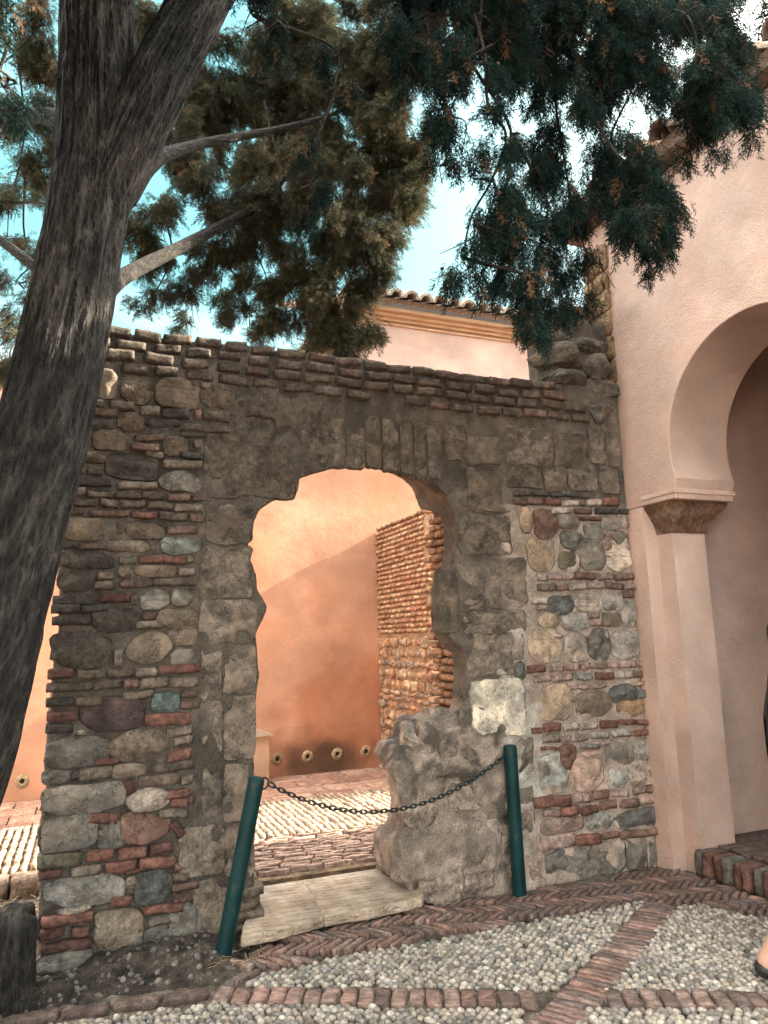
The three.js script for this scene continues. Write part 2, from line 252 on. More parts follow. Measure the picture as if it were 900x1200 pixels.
// ---------------------------------------------------------------- ground
{
  const soilC = (x, y, z) => { const f = fbm(x * 2.2, z * 2.2, 5, 4), p = sstep(-0.05, 0.5, fbm(x * 13, z * 13, 15, 5, 0, 0.65)); return mix3([0.1 + 0.05 * f, 0.08 + 0.04 * f, 0.066 + 0.03 * f], [0.22, 0.19, 0.165], p * 0.6); };
  const g = new THREE.PlaneGeometry(260, 260, 60, 60).rotateX(-Math.PI / 2).translate(0, -0.06, 0);
  structure('ground', finish(g, (x, y, z) => { const f = fbm(x * 0.3, z * 0.3, 2, 4); return [0.32 + 0.08 * f, 0.25 + 0.07 * f, 0.19 + 0.05 * f]; }, 0), M.soil);
  // bare earth at the foot of the wall, with lumps and half-buried stones
  const e = new THREE.PlaneGeometry(2.6, 2.4, 170, 160).rotateX(-Math.PI / 2).translate(-0.38, 0, -0.3), p = e.attributes.position;
  for (let i = 0; i < p.count; i++) {
    const x = p.getX(i), z = p.getZ(i), near = sstep(0.62, 0.1, z - 0.09 * x) * sstep(0.95, 0.65, x);
    const h = 0.075 * near * (0.55 + fbm(x * 3, z * 3, 1, 4)) + 0.03 * Math.max(0, ridge(x * 4, z * 4, 3, 3)) * near + 0.02 * near * fbm(x * 16, z * 16, 6, 4, 0, 0.62);
    p.setY(i, z < -0.6 ? 0.02 + 0.012 * fbm(x * 12, z * 12, 4, 3) : h - 0.012 - 0.03 * (1 - near));
  }
  e.computeVertexNormals();
  structure('soil', finish(e, soilC, 3), M.soil);
}

// an unseen sunlit wall added across the court to throw warm light back
{
  const w = mesh('added_bounce_wall', finish(box(-8.6, -8.2, -0.1, 3.6, -6, 16), (x, y, z) => { const f = fbm(x, y, z, 4); return [0.6 + 0.1 * f, 0.48 + 0.08 * f, 0.38 + 0.07 * f]; }, 2), M.plaster);
  w.userData = { label: 'long pale plastered wall added far left outside the view to bounce warm light', category: 'wall' };
}

// ---------------------------------------------------------------- ruined stone wall with its horseshoe doorway
const wall = thing('stone_wall', 'ruined brick and rubble stone wall pierced by a horseshoe arched doorway', 'wall');
{
  const opening = [[0.94, -0.5], [0.942, 0.03], [0.931, 0.43], [0.925, 0.89], [0.939, 1.22], [0.963, 1.41], [0.938, 1.635], [1.004, 1.8], [0.952, 1.91], [0.921, 2.06], [0.9, 2.164], [0.92, 2.294], [0.962, 2.385], [1.03, 2.43], [1.121, 2.47],
    [1.202, 2.502], [1.214, 2.562], [1.197, 2.594], [1.286, 2.632], [1.36, 2.653], [1.44, 2.674], [1.484, 2.666], [1.6, 2.701], [1.72, 2.697], [1.84, 2.687], [1.95, 2.665], [2.073, 2.643], [2.16, 2.605], [2.228, 2.54], [2.274, 2.443], [2.307, 2.322],
    [2.307, 2.195], [2.27, 2.04], [2.2, 1.93], [2.18, 1.75], [2.2, 1.63], [2.25, 1.56], [2.324, 1.5], [2.335, 1.355], [2.29, 1.14], [2.25, 1.0], [2.25, -0.5]];
  const sdOpen = (x, y) => {
    let d = 1e9, s = 1;
    for (let i = 0, j = opening.length - 1; i < opening.length; j = i++) {
      const [ax, ay] = opening[i], [bx, by] = opening[j], ex = bx - ax, ey = by - ay, wx = x - ax, wy = y - ay, t = clamp((wx * ex + wy * ey) / (ex * ex + ey * ey));
      d = Math.min(d, (wx - ex * t) ** 2 + (wy - ey * t) ** 2);
      const c1 = y >= ay, c2 = y < by, c3 = ex * wy > ey * wx; if ((c1 && c2 && c3) || (!c1 && !c2 && !c3)) s = -s;
    }
    return s * Math.sqrt(d);
  };
  const GW = 130, GH = 190, grid = new Float32Array(GW * GH);                                      // the outline's distance field, looked up at 2 cm steps
  for (let j = 0; j < GH; j++) for (let i = 0; i < GW; i++) grid[j * GW + i] = sdOpen(0.4 + i * 0.02, -0.4 + j * 0.02);
  const openAt = (x, y) => { const u = clamp((x - 0.4) / 0.02, 0, GW - 1.01), v = clamp((y + 0.4) / 0.02, 0, GH - 1.01), i = Math.floor(u), j = Math.floor(v), k = j * GW + i; return mix(mix(grid[k], grid[k + 1], u - i), mix(grid[k + GW], grid[k + GW + 1], u - i), v - j); };
  const field = (x, y, z) => {
    const ko = openAt(x, y + 0.28 * Math.min(0, z) * sstep(1.9, 2.45, y));                             // the arch rises towards the back, so its underside hardly shows
    const skin = mix(0.028, 0.012, sstep(0.53, 0.6, x));
    const left = -0.135 + 0.02 * vnoise(y * 9, 1.5, 0) - 0.03 * sstep(2, 0.4, y);
    let d = Math.max(left - x, x - 3.745, y - 3.432 - 0.012 * vnoise(x * 9, 4, 0), -0.57 - z, z + skin);
    d = Math.max(d, -ko);
    d = Math.max(d, -rbox(x, y, z, [1.9, 1.72 + 0.28 * Math.max(0, -z - 0.2), -0.62], [0.5 + 0.02 * vnoise(y * 7, z * 7, 3), 0.72, 0.38], 0.04));  // the back half of the right jamb is set back and toothed with brick
    // broken masonry at the foot of the right jamb, and the stump of wall above its right end
    if (x > 1.5 && x < 2.8 && y < 1.3) {
      const a = rbox(x, y, z, [2.2, 0.36, -0.26], [0.42, 0.5, 0.262], 0.05), b = rbox(x, y, z, [2.3, 0.83, -0.26], [0.3, 0.25, 0.245], 0.05), c = rbox(x, y, z, [2.08, 0.74, -0.26], [0.24, 0.19, 0.22], 0.05);
      const face = 1.79 - 0.24 * z - x - 0.05 * sstep(0.75, 0.85, y) + 0.05 * sstep(0.2, 0.5, y) * sstep(0.8, 0.6, y);
      let m = Math.max(smin(smin(a, b, 0.05), c, 0.04), face, (1.78 - 0.1 * z - x) * 0.6 + (0.42 - y) * 0.62);
      const foot = rbox(x, y, z, [2.3, 0.12, -0.25], [0.5, 0.26, 0.262], 0.08);
      d = smin(d, smin(m, Math.max(foot, (1.86 - x) * 0.8 + (0.1 - y) * 0.6), 0.06), 0.05);
    }
    if (x > 2.9 && y > 3.2) d = smin(d, rbox(x, y, z, [3.5, 3.62, -0.27], [0.27, 0.42, 0.2], 0.06), 0.05);
    if (Math.abs(d) < 0.09) {
      const rough = y < 1.25 && x > 1.55 && x < 2.75 ? 0.034 : x < 0.57 ? 0.022 : 0.014;
      d += rough * (fbm(x * 6, y * 6, z * 6, 4) * 0.9 + 0.45 * (ridge(x * 4.5 + 3, y * 4.5, z * 4.5, 3) - 0.42));
      if (rough > 0.03) d += 0.022 * fbm(x * 15, y * 15, z * 15, 3) + 0.03 * sstep(0.035, 0.0, Math.abs(fbm(x * 3.2 + 5, y * 3.2, z * 3.2 + 1, 3))) + 0.02 * (vnoise(Math.round(x * 3 + 0.6 * vnoise(y * 3, z * 3, 2)), Math.round(y * 3.4), 4));
    }
    return d;
  };
  const g = nets(field, [-0.28, -0.12, -0.68], [3.82, 4.14, 0.16], 0.02);
  const colour = (x, y, z, nx) => {
    const f = fbm(x * 3, y * 3, z * 3, 4), s = fbm(x * 11, y * 11, z * 11, 3);
    let c = mix3(MORTAR, [0.29, 0.25, 0.215], clamp(0.3 + f)); 
    const block = x > 1.55 && x < 2.75 && y < 1.2; if (block) { const q = fbm(x * 7 + 3, y * 7, z * 7, 5, 0, 0.62); c = mix3([0.54, 0.44, 0.37], [0.28, 0.235, 0.2], clamp(0.5 + q * 1.9)); if (q < -0.3) c = mix3(c, [0.55, 0.47, 0.41], 0.5); }
    const crust = sstep(0.1, 0.24, f * 0.8 + s * 0.5 + 0.2 * vnoise(x * 1.3, y * 1.3, 7) + (y > 2.35 ? 0.1 : 0));   // black lichen crust in patches, most on the old upper face
    c = mix3(c, [0.075, 0.065, 0.055], 0.8 * crust);
    if (x > 2.62 && y < 2.5) c = mix3(c, [0.66, 0.535, 0.455], 0.9 * sstep(2.6, 2.72, x + f * 0.1));      // pinkish repointing between the stones on the right
    if (x > 2.55 && x < 2.95 && y > 0.5 && y < 1.7) c = mix3(c, [0.66, 0.62, 0.56], sstep(-0.02, 0.12, s + f * 0.5 - Math.abs(x - 2.72) * 2.2 + 0.12)); // splashes of limewash
    const k = 1 + 0.35 * s; return [c[0] * k, c[1] * k, c[2] * k];
  };
  mesh('mortar_core', finish(g, colour, 0), M.mortar, wall);

  const stones = [
['S','tan',.063,3.09,.132,.171],['S','brown',.234,3.07,.178,.156],['S','brown',.465,3.08,.256,.186],['B','tan',.630,3.14,.066,.038],
['S','brown',.694,3.08,.192,.155],['B','brown',.014,2.97,.088,.049],['B','brown',.151,2.97,.138,.057],['B','tan',.310,2.95,.113,.058],
['B','dark',.457,2.95,.154,.064],['B','redbrown',.583,2.95,.042,.062],['B','brown',.695,2.95,.163,.064],['B','redbrown',.054,2.92,.152,.056],
['S','dark',.044,2.85,.139,.067],['S','brown',.207,2.88,.149,.112],['S','dark',.382,2.88,.201,.072],['B','brown',.630,2.87,.294,.052],
['B','dark',.560,2.83,.152,.041],['S','brown',.096,2.76,.186,.114],['B','redbrown',.310,2.79,.161,.041],['B','redbrown',.287,2.73,.155,.045],
['B','brown',.341,2.69,.108,.045],['S','brown',.459,2.75,.130,.115],['B','tan',.585,2.77,.048,.051],['B','dark',.548,2.70,.123,.039],
['S','brown',.001,2.66,.149,.069],['B','tan',-.056,2.57,.040,.041],['B','brown',.022,2.57,.079,.046],['S','dark',.224,2.61,.281,.146],
['B','tan',.500,2.64,.221,.052],['S','grey',.494,2.54,.249,.121],['B','dark',.011,2.51,.194,.049],['B','tan',.253,2.50,.217,.044],
['B','tan',-.062,2.45,.079,.044],['B','brown',.049,2.44,.130,.035],['B','brown',.199,2.44,.138,.037],['B','brown',.336,2.45,.124,.044],
['B','redbrown',.481,2.44,.125,.045],['B','redbrown',.592,2.44,.066,.047],['B','brown',-.041,2.39,.134,.039],['B','brown',.101,2.39,.100,.043],
['B','brown',.231,2.39,.128,.044],['B','brown',.381,2.39,.142,.049],['B','tan',.540,2.38,.162,.049],['B','brown',-.073,2.34,.097,.047],
['B','redbrown',.110,2.33,.206,.038],['B','red',.297,2.33,.134,.038],['B','brown',.455,2.33,.153,.053],['B','redbrown',.583,2.32,.084,.048],
['S','tan',-.030,2.24,.233,.122],['B','redbrown',.166,2.25,.028,.062],['S','tan',.300,2.24,.211,.098],['B','redbrown',.508,2.25,.176,.049],
['B','dark',-.098,2.15,.113,.039],['B','brown',.025,2.14,.138,.030],['S','tan',.207,2.15,.240,.067],['S','pebble',.495,2.16,.219,.095],
['S','dark',-.009,2.07,.296,.096],['B','tan',.208,2.07,.096,.047],['B','red',.402,2.08,.254,.050],['B','tan',.550,2.08,.036,.045],
['S','dark',-.053,1.95,.185,.110],['B','tan',.100,1.98,.084,.046],['S','tan',.201,2.00,.089,.056],['S','tan',.363,2.01,.226,.067],
['B','tan',.533,2.01,.098,.052],['B','tan',.095,1.93,.103,.050],['B','redbrown',.210,1.94,.066,.042],['B','brown',.301,1.94,.108,.045],
['B','brown',.473,1.95,.230,.047],['B','dark',-.061,1.85,.203,.058],['B','darkred',.147,1.86,.160,.050],['B','brown',.250,1.85,.038,.059],
['S','grey',.363,1.85,.154,.116],['S','grey',.510,1.86,.118,.098],['B','dark',-.096,1.80,.145,.051],['B','dark',.049,1.80,.137,.044],
['S','dark',.158,1.74,.258,.127],['B','redbrown',.338,1.76,.070,.047],['S','tan',.492,1.74,.225,.104],['B','dark',-.068,1.74,.195,.053],
['B','tan',.338,1.71,.150,.046],['S','dark',-.011,1.58,.308,.191],['B','tan',.178,1.53,.049,.089],['S','tan',.333,1.58,.233,.175],
['S','tan',.524,1.64,.177,.102],['S','grey',.536,1.53,.157,.088],['B','darkred',-.108,1.46,.125,.059],['B','brown',.036,1.45,.133,.054],
['B','brown',.194,1.45,.141,.047],['B','tan',.325,1.45,.115,.051],['B','red',.501,1.46,.224,.055],['B','brown',-.062,1.39,.221,.053],
['B','brown',.127,1.39,.142,.050],['B','redbrown',.246,1.39,.083,.053],['B','tan',.369,1.39,.150,.064],['B','tan',.532,1.39,.156,.066],
['B','dark',-.106,1.31,.138,.052],['B','brown',.038,1.31,.128,.056],['B','tan',.288,1.33,.152,.047],['S','teal',.436,1.28,.152,.109],
['B','redbrown',.564,1.32,.095,.045],['B','redbrown',.567,1.26,.104,.049],['B','darkred',-.090,1.24,.159,.056],['S','purple',.162,1.23,.341,.176],
['B','red',.449,1.19,.245,.074],['B','dark',-.103,1.18,.136,.056],['S','pale',.006,1.15,.038,.024],['B','tan',.511,1.12,.135,.051],
['S','grey',-.013,1.05,.313,.163],['S','tan',.299,1.06,.313,.153],['B','tan',.533,1.07,.100,.051],['B','darkred',.140,.990,.119,.038],
['B','red',.516,.995,.140,.065],['B','brown',.481,.935,.221,.052],['S','grey',-.106,.935,.141,.080],['B','dark',-.013,.931,.035,.052],
['B','tan',.084,.934,.155,.067],['S','tan',.254,.935,.173,.073],['B','brown',.409,.873,.209,.064],['B','brown',.557,.862,.070,.053],
['S','darkred',.255,.852,.078,.061],['S','pale',.353,.772,.218,.118],['B','red',.510,.792,.123,.052],['S','grey',.027,.811,.404,.154],
['B','red',.517,.746,.097,.046],['S','darkred',.584,.752,.038,.046],['B','tan',.490,.689,.153,.051],['B','red',.132,.702,.141,.059,12],
['S','grey',-.031,.651,.272,.170],['S','grey',.173,.615,.141,.136],['S','redstone',.343,.637,.243,.162],['B','darkred',.512,.607,.094,.051,55],
['B','olive',-.071,.521,.212,.078],['B','red',.121,.526,.139,.058],['B','red',.284,.517,.140,.063],['B','darkred',.431,.516,.118,.058],
['B','tan',.055,.457,.148,.055],['B','red',.225,.456,.157,.059],['B','red',.408,.453,.183,.061],['B','red',.285,.420,.077,.026],
['B','darkred',-.113,.459,.111,.049],['S','lightgrey',.062,.356,.387,.146],['S','tan',.283,.369,.065,.059],['B','red',.234,.286,.106,.052,8],
['S','slate',.393,.325,.193,.165],['B','redbrown',.536,.413,.085,.046],['B','brown',.535,.362,.093,.048],['B','redbrown',.558,.313,.130,.036],
['B','redbrown',.552,.252,.109,.053],['S','pale',.006,.274,.168,.034],['B','red',-.021,.236,.242,.057],['B','red',-.092,.182,.115,.064],
['B','red',.039,.166,.084,.052],['B','darkred',-.024,.110,.235,.051],['S','tan',.229,.153,.241,.183],['B','red',.450,.214,.195,.048],
['B','tan',.442,.160,.139,.053],['S','grey',-.030,.026,.261,.149],['S','grey',.208,.015,.138,.113],['S','grey',.307,.060,.082,.114],
['S','grey',.423,.072,.146,.124],['S','grey',.548,.111,.144,.229],['B','brown',2.82,2.58,.133,.040],['B','dark',2.98,2.58,.136,.026],
['B','dark',3.13,2.58,.122,.029],['B','dark',3.30,2.58,.189,.021],['B','redbrown',2.80,2.52,.101,.053],['B','redbrown',2.93,2.53,.143,.055],
['B','red',3.08,2.53,.129,.049],['B','pale',3.23,2.53,.140,.045],['B','redbrown',3.33,2.53,.052,.045],['B','pale',3.44,2.54,.133,.054],
['B','red',3.59,2.55,.142,.062],['B','pale',3.15,2.47,.171,.049],['B','redbrown',3.33,2.47,.147,.045],['B','dark',3.51,2.48,.137,.047],
['B','dark',3.62,2.48,.061,.043],['B','dark',3.70,2.48,.076,.043],['S','sand',2.85,2.39,.114,.182],['S','redstone',3.01,2.37,.215,.209],
['S','grey',3.20,2.39,.197,.107],['B','darkred',3.39,2.42,.185,.032],['S','grey',3.42,2.31,.177,.154],['S','grey',3.58,2.39,.173,.102],
['S','pale',3.71,2.40,.072,.088],['S','sand',2.95,2.16,.232,.250],['S','grey',3.23,2.26,.213,.137],['S','olive',3.19,2.11,.183,.141],
['S','grey',3.40,2.14,.212,.196],['S','pink',3.55,2.30,.065,.063],['S','grey',3.66,2.29,.136,.099],['S','pink',3.52,2.22,.077,.063],
['S','pale',3.62,2.14,.229,.189],['B','pale',2.95,1.99,.090,.052],['B','pink',3.11,2.00,.220,.056],['B','redbrown',3.31,2.00,.168,.058],
['B','pink',3.49,2.00,.140,.059],['B','redbrown',3.66,2.00,.160,.058],['B','brown',2.98,1.92,.149,.055],['B','redbrown',3.11,1.92,.092,.047],
['B','pale',3.24,1.93,.146,.054],['B','pale',3.39,1.93,.144,.048],['B','redbrown',3.56,1.93,.161,.055],['B','pink',3.70,1.93,.109,.044],
['B','pale',2.91,1.83,.120,.050],['B','pale',2.93,1.78,.083,.042],['S','slate',3.10,1.80,.214,.131],['S','pale',3.33,1.81,.237,.128],
['S','lightgrey',3.54,1.82,.174,.140],['B','redbrown',3.68,1.87,.103,.064],['S','lightgrey',3.67,1.73,.128,.185],['S','sand',2.98,1.69,.175,.105],
['S','lightgrey',3.21,1.68,.248,.125],['B','pink',3.36,1.72,.107,.047],['B','pink',3.38,1.67,.095,.049],['S','tan',3.52,1.69,.168,.101],
['B','pink',3.04,1.59,.078,.028],['S','sand',2.94,1.52,.254,.230],['S','pale',3.19,1.51,.209,.193],['S','grey',3.39,1.51,.197,.218],
['S','lightgrey',3.63,1.51,.270,.196],['B','red',2.85,1.37,.134,.057],['B','pink',3.01,1.37,.127,.056],['B','pink',3.14,1.37,.124,.052],
['B','pink',3.25,1.37,.068,.041],['B','pink',3.36,1.37,.142,.048],['B','pink',3.49,1.37,.089,.044],['B','pink',3.62,1.37,.153,.049],
['B','pink',3.73,1.37,.054,.042],['B','pink',2.90,1.30,.140,.056],['B','pink',3.07,1.30,.157,.057],['B','white',3.24,1.30,.138,.055],
['B','red',3.41,1.30,.147,.054],['B','pale',3.58,1.30,.158,.059],['B','redbrown',3.72,1.30,.099,.052],['B','pink',3.19,1.23,.160,.032],
['B','pink',3.35,1.23,.136,.033],['B','pink',3.70,1.23,.095,.030],['S','sand',3.00,1.14,.278,.244],['S','tan',3.16,1.16,.074,.063],
['S','tan',3.31,1.11,.296,.175],['S','slate',3.57,1.17,.230,.128],['S','slate',3.73,1.16,.084,.050],['S','orange',3.64,1.07,.272,.124],
['B','red',2.83,.964,.080,.041],['B','red',2.95,.977,.132,.061],['B','pale',3.10,.972,.127,.052],['B','pale',3.25,.965,.147,.049],
['B','red',3.42,.967,.149,.057],['B','red',3.58,.970,.147,.041],['B','red',3.72,.961,.114,.041],['B','tan',2.94,.907,.140,.065],
['B','pink',3.05,.896,.069,.051],['B','pale',3.17,.895,.140,.052],['B','white',3.34,.898,.149,.050],['B','white',3.52,.901,.147,.053],
['B','red',3.70,.894,.145,.042],['B','red',2.92,.843,.126,.023],['B','grey',3.25,.832,.154,.032],['B','pale',3.37,.845,.077,.028],
['S','speckle',2.94,.688,.230,.246],['S','redstone',3.06,.776,.139,.154],['S','pink',3.22,.653,.258,.211],['S','grey',3.50,.772,.241,.177],
['S','lightgrey',3.71,.773,.156,.144],['S','speckle',3.47,.605,.159,.140],['S','pale',3.67,.619,.223,.163],['S','pink',3.27,.781,.168,.052],
['B','pink',3.15,.505,.146,.068],['B','redbrown',3.31,.505,.141,.066],['B','pink',3.47,.502,.149,.050],['B','pink',3.64,.505,.124,.053],
['B','redbrown',3.74,.506,.062,.047],['B','red',2.92,.507,.283,.077],['B','redbrown',3.37,.439,.142,.062],['B','redbrown',3.54,.431,.158,.062],
['B','pink',3.70,.445,.145,.075],['B','pink',2.91,.433,.134,.052],['B','red',3.05,.434,.134,.059],['B','red',3.21,.423,.135,.057],
['S','pink',2.99,.349,.334,.097],['S','speckle',3.29,.339,.209,.111],['S','slate',3.61,.326,.411,.119],['B','pink',2.94,.253,.268,.097],
['B','red',3.18,.240,.192,.071],['B','redbrown',3.36,.240,.155,.047],['B','redbrown',3.64,.228,.382,.051],['A','grey',3.16,.097,.628,.217],
['A','grey',3.58,.094,.179,.217],['A','grey',3.76,.093,.141,.220],['A','pink',2.76,.101,.157,.204],['A','crust',.943,3.07,.273,.199],
['A','crust',1.13,3.02,.143,.201],['A','crust',1.31,2.90,.180,.410],['A','crust',1.46,2.85,.110,.311],['A','crust',1.59,2.86,.118,.338],
['A','crust',1.71,2.87,.108,.341],['A','crust',1.83,2.86,.110,.350],['A','crust',1.95,2.85,.093,.364],['A','crust',2.05,2.84,.088,.385],
['A','crust',2.16,2.85,.109,.394],['A','crust',2.32,2.91,.171,.249],['A','crust',2.56,2.87,.307,.197],['A','ashlar',2.92,2.93,.382,.273],
['A','crust',3.27,2.91,.295,.292],['A','crust',3.51,2.97,.149,.265],['A','crust',3.66,2.96,.120,.267],['A','crust',2.86,2.70,.298,.155],
['A','crust',3.12,2.69,.184,.177],['A','ashlar',3.36,2.70,.266,.154],['A','ashlar',3.60,2.71,.189,.177],['A','crust',.909,2.71,.535,.498],
['A','crust',.779,2.31,.273,.257],['A','ashlar',.759,2.01,.304,.301],['A','ashlar',.775,1.72,.326,.260],['A','ashlar',.683,1.43,.115,.286],
['A','ashlar',.842,1.45,.183,.276],['A','ashlar',.685,1.11,.128,.334],['A','ashlar',.846,1.12,.176,.349],['A','ashlar',.694,.779,.108,.263],
['A','ashlar',.844,.767,.163,.307],['A','ashlar',.641,.473,.238,.255],['A','ashlar',.853,.454,.166,.291],['A','ashlar',.700,.158,.201,.327],
['A','crust',2.56,2.59,.331,.314],['A','crust',2.52,2.28,.399,.271],['A','ashlar',2.56,1.95,.523,.340],['A','ashlar',2.52,1.69,.548,.147],
['A','crust',2.21,1.83,.144,.401],['A','ashlar',2.51,1.47,.343,.272],['A','ashlar',2.73,1.52,.074,.170],['S','slate',2.73,1.36,.080,.118],
['A','limewash',2.55,1.13,.386,.358],['A','ashlar',2.72,.816,.137,.215],['A','ashlar',2.48,.794,.314,.284],['A','pale',2.40,.578,.166,.118],
['A','ashlar',2.71,.490,.129,.403],
  ];
  let seed = 1;
  for (const [type, kind, x, y, w, h, rot = 0] of stones) {
    const s = seed++, r = rng(s * 31), k = 0.82 + 0.36 * r();
    let base = C[kind].map((v) => v * k);
    let g, m, col = mottle(base, s, 0.24, 16);
    if (type === 'B') {
      g = brickGeo(w * 1.02, h * 0.98, 0.09, s, 1.15, [6, 3, 2], 0.16); m = M.brick;
      g.translate(0, 0, -0.045 - (x < 0.57 ? 0.006 : 0) + 0.006 + 0.016 * r());
    } else {
      const blocky = type === 'A' ? 0.5 + 0.35 * r() : 0.28 * r();
      g = stoneGeo(w * (type === 'A' ? 1.04 : 1.03), h * (type === 'A' ? 1.04 : 1.04), kind === 'limewash' ? 0.032 : type === 'A' ? 0.012 + 0.01 * r() : (x < 0.57 ? 0.028 : 0.02) + 0.014 * r(), s, blocky, type === 'A' ? 0.022 : 0.014, type === 'A' ? 44 : 32); m = type === 'A' ? (s % 2 ? M.stone3 : M.stone) : [M.stone, M.stone3, M.stone, M.stone2, M.stone3][s % 5];
      if (kind === 'crust' || kind === 'ashlar') { const b0 = base; col = (X, Y, Z) => { const f = fbm(X * 7 + s, Y * 7, Z * 7 + s * 2, 4), q = fbm(X * 26, Y * 26 + s, s, 3); return mix3(mix3(b0, [0.38, 0.31, 0.25], sstep(0.05, 0.55, f) * 0.4), [0.09, 0.075, 0.062], sstep(0.08, 0.5, -f - 0.3 * q) * 0.5).map((v) => v * (1 + 0.4 * q)); }; }
      if (kind === 'speckle' || kind === 'limewash' || kind === 'pebble' || kind === 'teal') { const b0 = base, dk = kind === 'limewash' ? [0.5, 0.42, 0.32] : kind === 'pebble' ? [0.07, 0.11, 0.115] : kind === 'teal' ? [0.36, 0.4, 0.38] : [0.22, 0.19, 0.16]; col = (X, Y, Z) => { const f = fbm(X * 12 + s, Y * 22, Z + s * 2, 4), q = fbm(X * 50, Y * 50 + s, s, 2); return mix3(b0, dk, sstep(0.0, 0.25, f) * (kind === 'teal' ? 0.5 : kind === 'limewash' ? 0.35 : 0.8)).map((v) => v * (1 + 0.3 * q)); }; }
      g.translate(0, 0, kind === 'limewash' ? -0.004 : type === 'A' ? -0.0115 : x < 0.57 ? -0.02 : -0.012);
    }
    if (rot) g.rotateZ(-rot * Math.PI / 180);
    const part = mesh(type === 'B' ? 'brick' : type === 'A' ? 'ashlar_block' : 'stone', finish(g, col, s), m, wall);
    part.position.set(x, y, 0);
  }
  // four rough courses of thin brick along the top
  const rb = rng(77), top = (x) => 3.445 - 0.006 * x + 0.012 * vnoise(x * 2.3, 8, 0);
  for (let row = 0; row < 4; row++) {
    let x = -0.15 + rb() * 0.05 + (row % 2) * 0.05;
    const end = 3.17 + (row ? 0.1 * row - 0.05 : 0);
    while (x < end) {
      const w = (x < 1 ? 0.13 : 0.15) + 0.05 * rb(), h = 0.052 + 0.014 * rb(), s = seed++, y = top(x) - 0.034 - row * 0.073 - (row === 3 && x > 2 ? 0.006 : 0) + (rb() - 0.5) * 0.008;
      if (!(row === 3 && x > 1.2 && x < 2.6 && rb() < 0.12)) {
        const reddish = x > 2.5 ? rb() < 0.5 : rb() < 0.15, base = mix3(reddish ? C.redbrown : C.brown, C.crust, 0.55 * rb()).map(sc(0.7 + 0.4 * rb()));
        const g = brickGeo(w, h, 0.14, s, 1.3, [7, 3, 2], 0.14); g.rotateZ((rb() - 0.5) * 0.04).translate(0, 0, -0.07 + 0.004 + 0.014 * rb());
        const p = mesh('brick', finish(g, mottle(base, s, 0.3, 18), s), M.brick, wall); p.position.set(x + w / 2, y, 0);
      }
      x += w + (row === 0 ? 0.008 : x < 1 ? 0.032 : 0.014) + 0.02 * rb();
    }
  }
  // brick toothing in the reveal of the right jamb, warm bounced light put into its orange
  for (let row = 0; row < 26; row++) {
    const y = 1.04 + row * 0.056; let z = -0.575 + 0.03 * (row % 2);
    for (let k = 0; k < 3; k++) {
      const w = 0.1 + 0.03 * rb(), s = seed++, base = (rb() < 0.7 ? [0.56, 0.3, 0.17] : [0.47, 0.24, 0.14]).map(sc(0.85 + 0.3 * rb()));
      const g = brickGeo(w, 0.044, 0.14, s, 1.1, [4, 2, 2], 0.15).rotateY(-Math.PI / 2);
      const p = mesh('brick', finish(g, mottle(base, s, 0.22, 18), s), M.brick, wall); p.position.set(2.4 + 0.03 * rb() - 0.012 * (row % 3), y, z + w / 2); z += w + 0.012;
    }
  }
  // the broken stones of the stump of wall over the right end
  const rocks = [[3.49, 4.02, -0.25, 0.46, 0.22, 0.42], [3.26, 3.9, -0.22, 0.3, 0.25, 0.36], [3.55, 3.8, -0.14, 0.36, 0.2, 0.34], [3.3, 3.68, -0.16, 0.36, 0.24, 0.38], [3.6, 3.6, -0.12, 0.3, 0.24, 0.3], [3.36, 3.5, -0.12, 0.4, 0.17, 0.32], [3.62, 3.42, -0.1, 0.26, 0.2, 0.28], [3.22, 3.47, -0.3, 0.26, 0.2, 0.3], [3.6, 3.25, -0.1, 0.3, 0.22, 0.26]];
  rocks.forEach(([x, y, z, w, h, d], i) => { const b = mix3(C.crust, C.slate, i % 3 * 0.3).map((v) => v * 0.9); const p = mesh('stone', finish(rockGeo(w, h, d, i * 5 + 2), (X, Y, Z) => { const f = fbm(X * 9 + i, Y * 9, Z * 9, 4); return mix3(b, [0.3, 0.235, 0.17], sstep(0.08, 0.4, f) * 0.7).map((v) => v * (1 + 0.5 * fbm(X * 30, Y * 30, Z * 30 + i, 2))); }, i), M.stone, wall); p.position.set(x, y, z); p.rotation.y = i * 1.3; });
  // broken lumps on the masonry beside the threshold
  const lumps = [[2.02, 0.93, -0.2, 0.22, 0.24, 0.3], [2.2, 1.05, -0.2, 0.28, 0.18, 0.3], [1.93, 0.83, -0.2, 0.2, 0.16, 0.26], [2.36, 0.12, -0.01, 0.24, 0.26, 0.12], [2.08, 0.1, 0.0, 0.3, 0.22, 0.14]];
  lumps.forEach(([x, y, z, w, h, d], i) => { const p = mesh('stone', finish(rockGeo(w, h, d, i * 7 + 61, 0.2), (X, Y, Z) => mix3([0.5, 0.41, 0.345], [0.29, 0.24, 0.21], clamp(0.5 + 1.6 * fbm(X * 8 + i, Y * 8, Z * 8, 4))).map((v) => v * (1 + 0.5 * fbm(X * 32, Y * 32, Z * 32 + i, 2))), i + 4), M.stone, wall); p.position.set(x, y, z); p.rotation.z = (i % 3 - 1) * 0.2; });
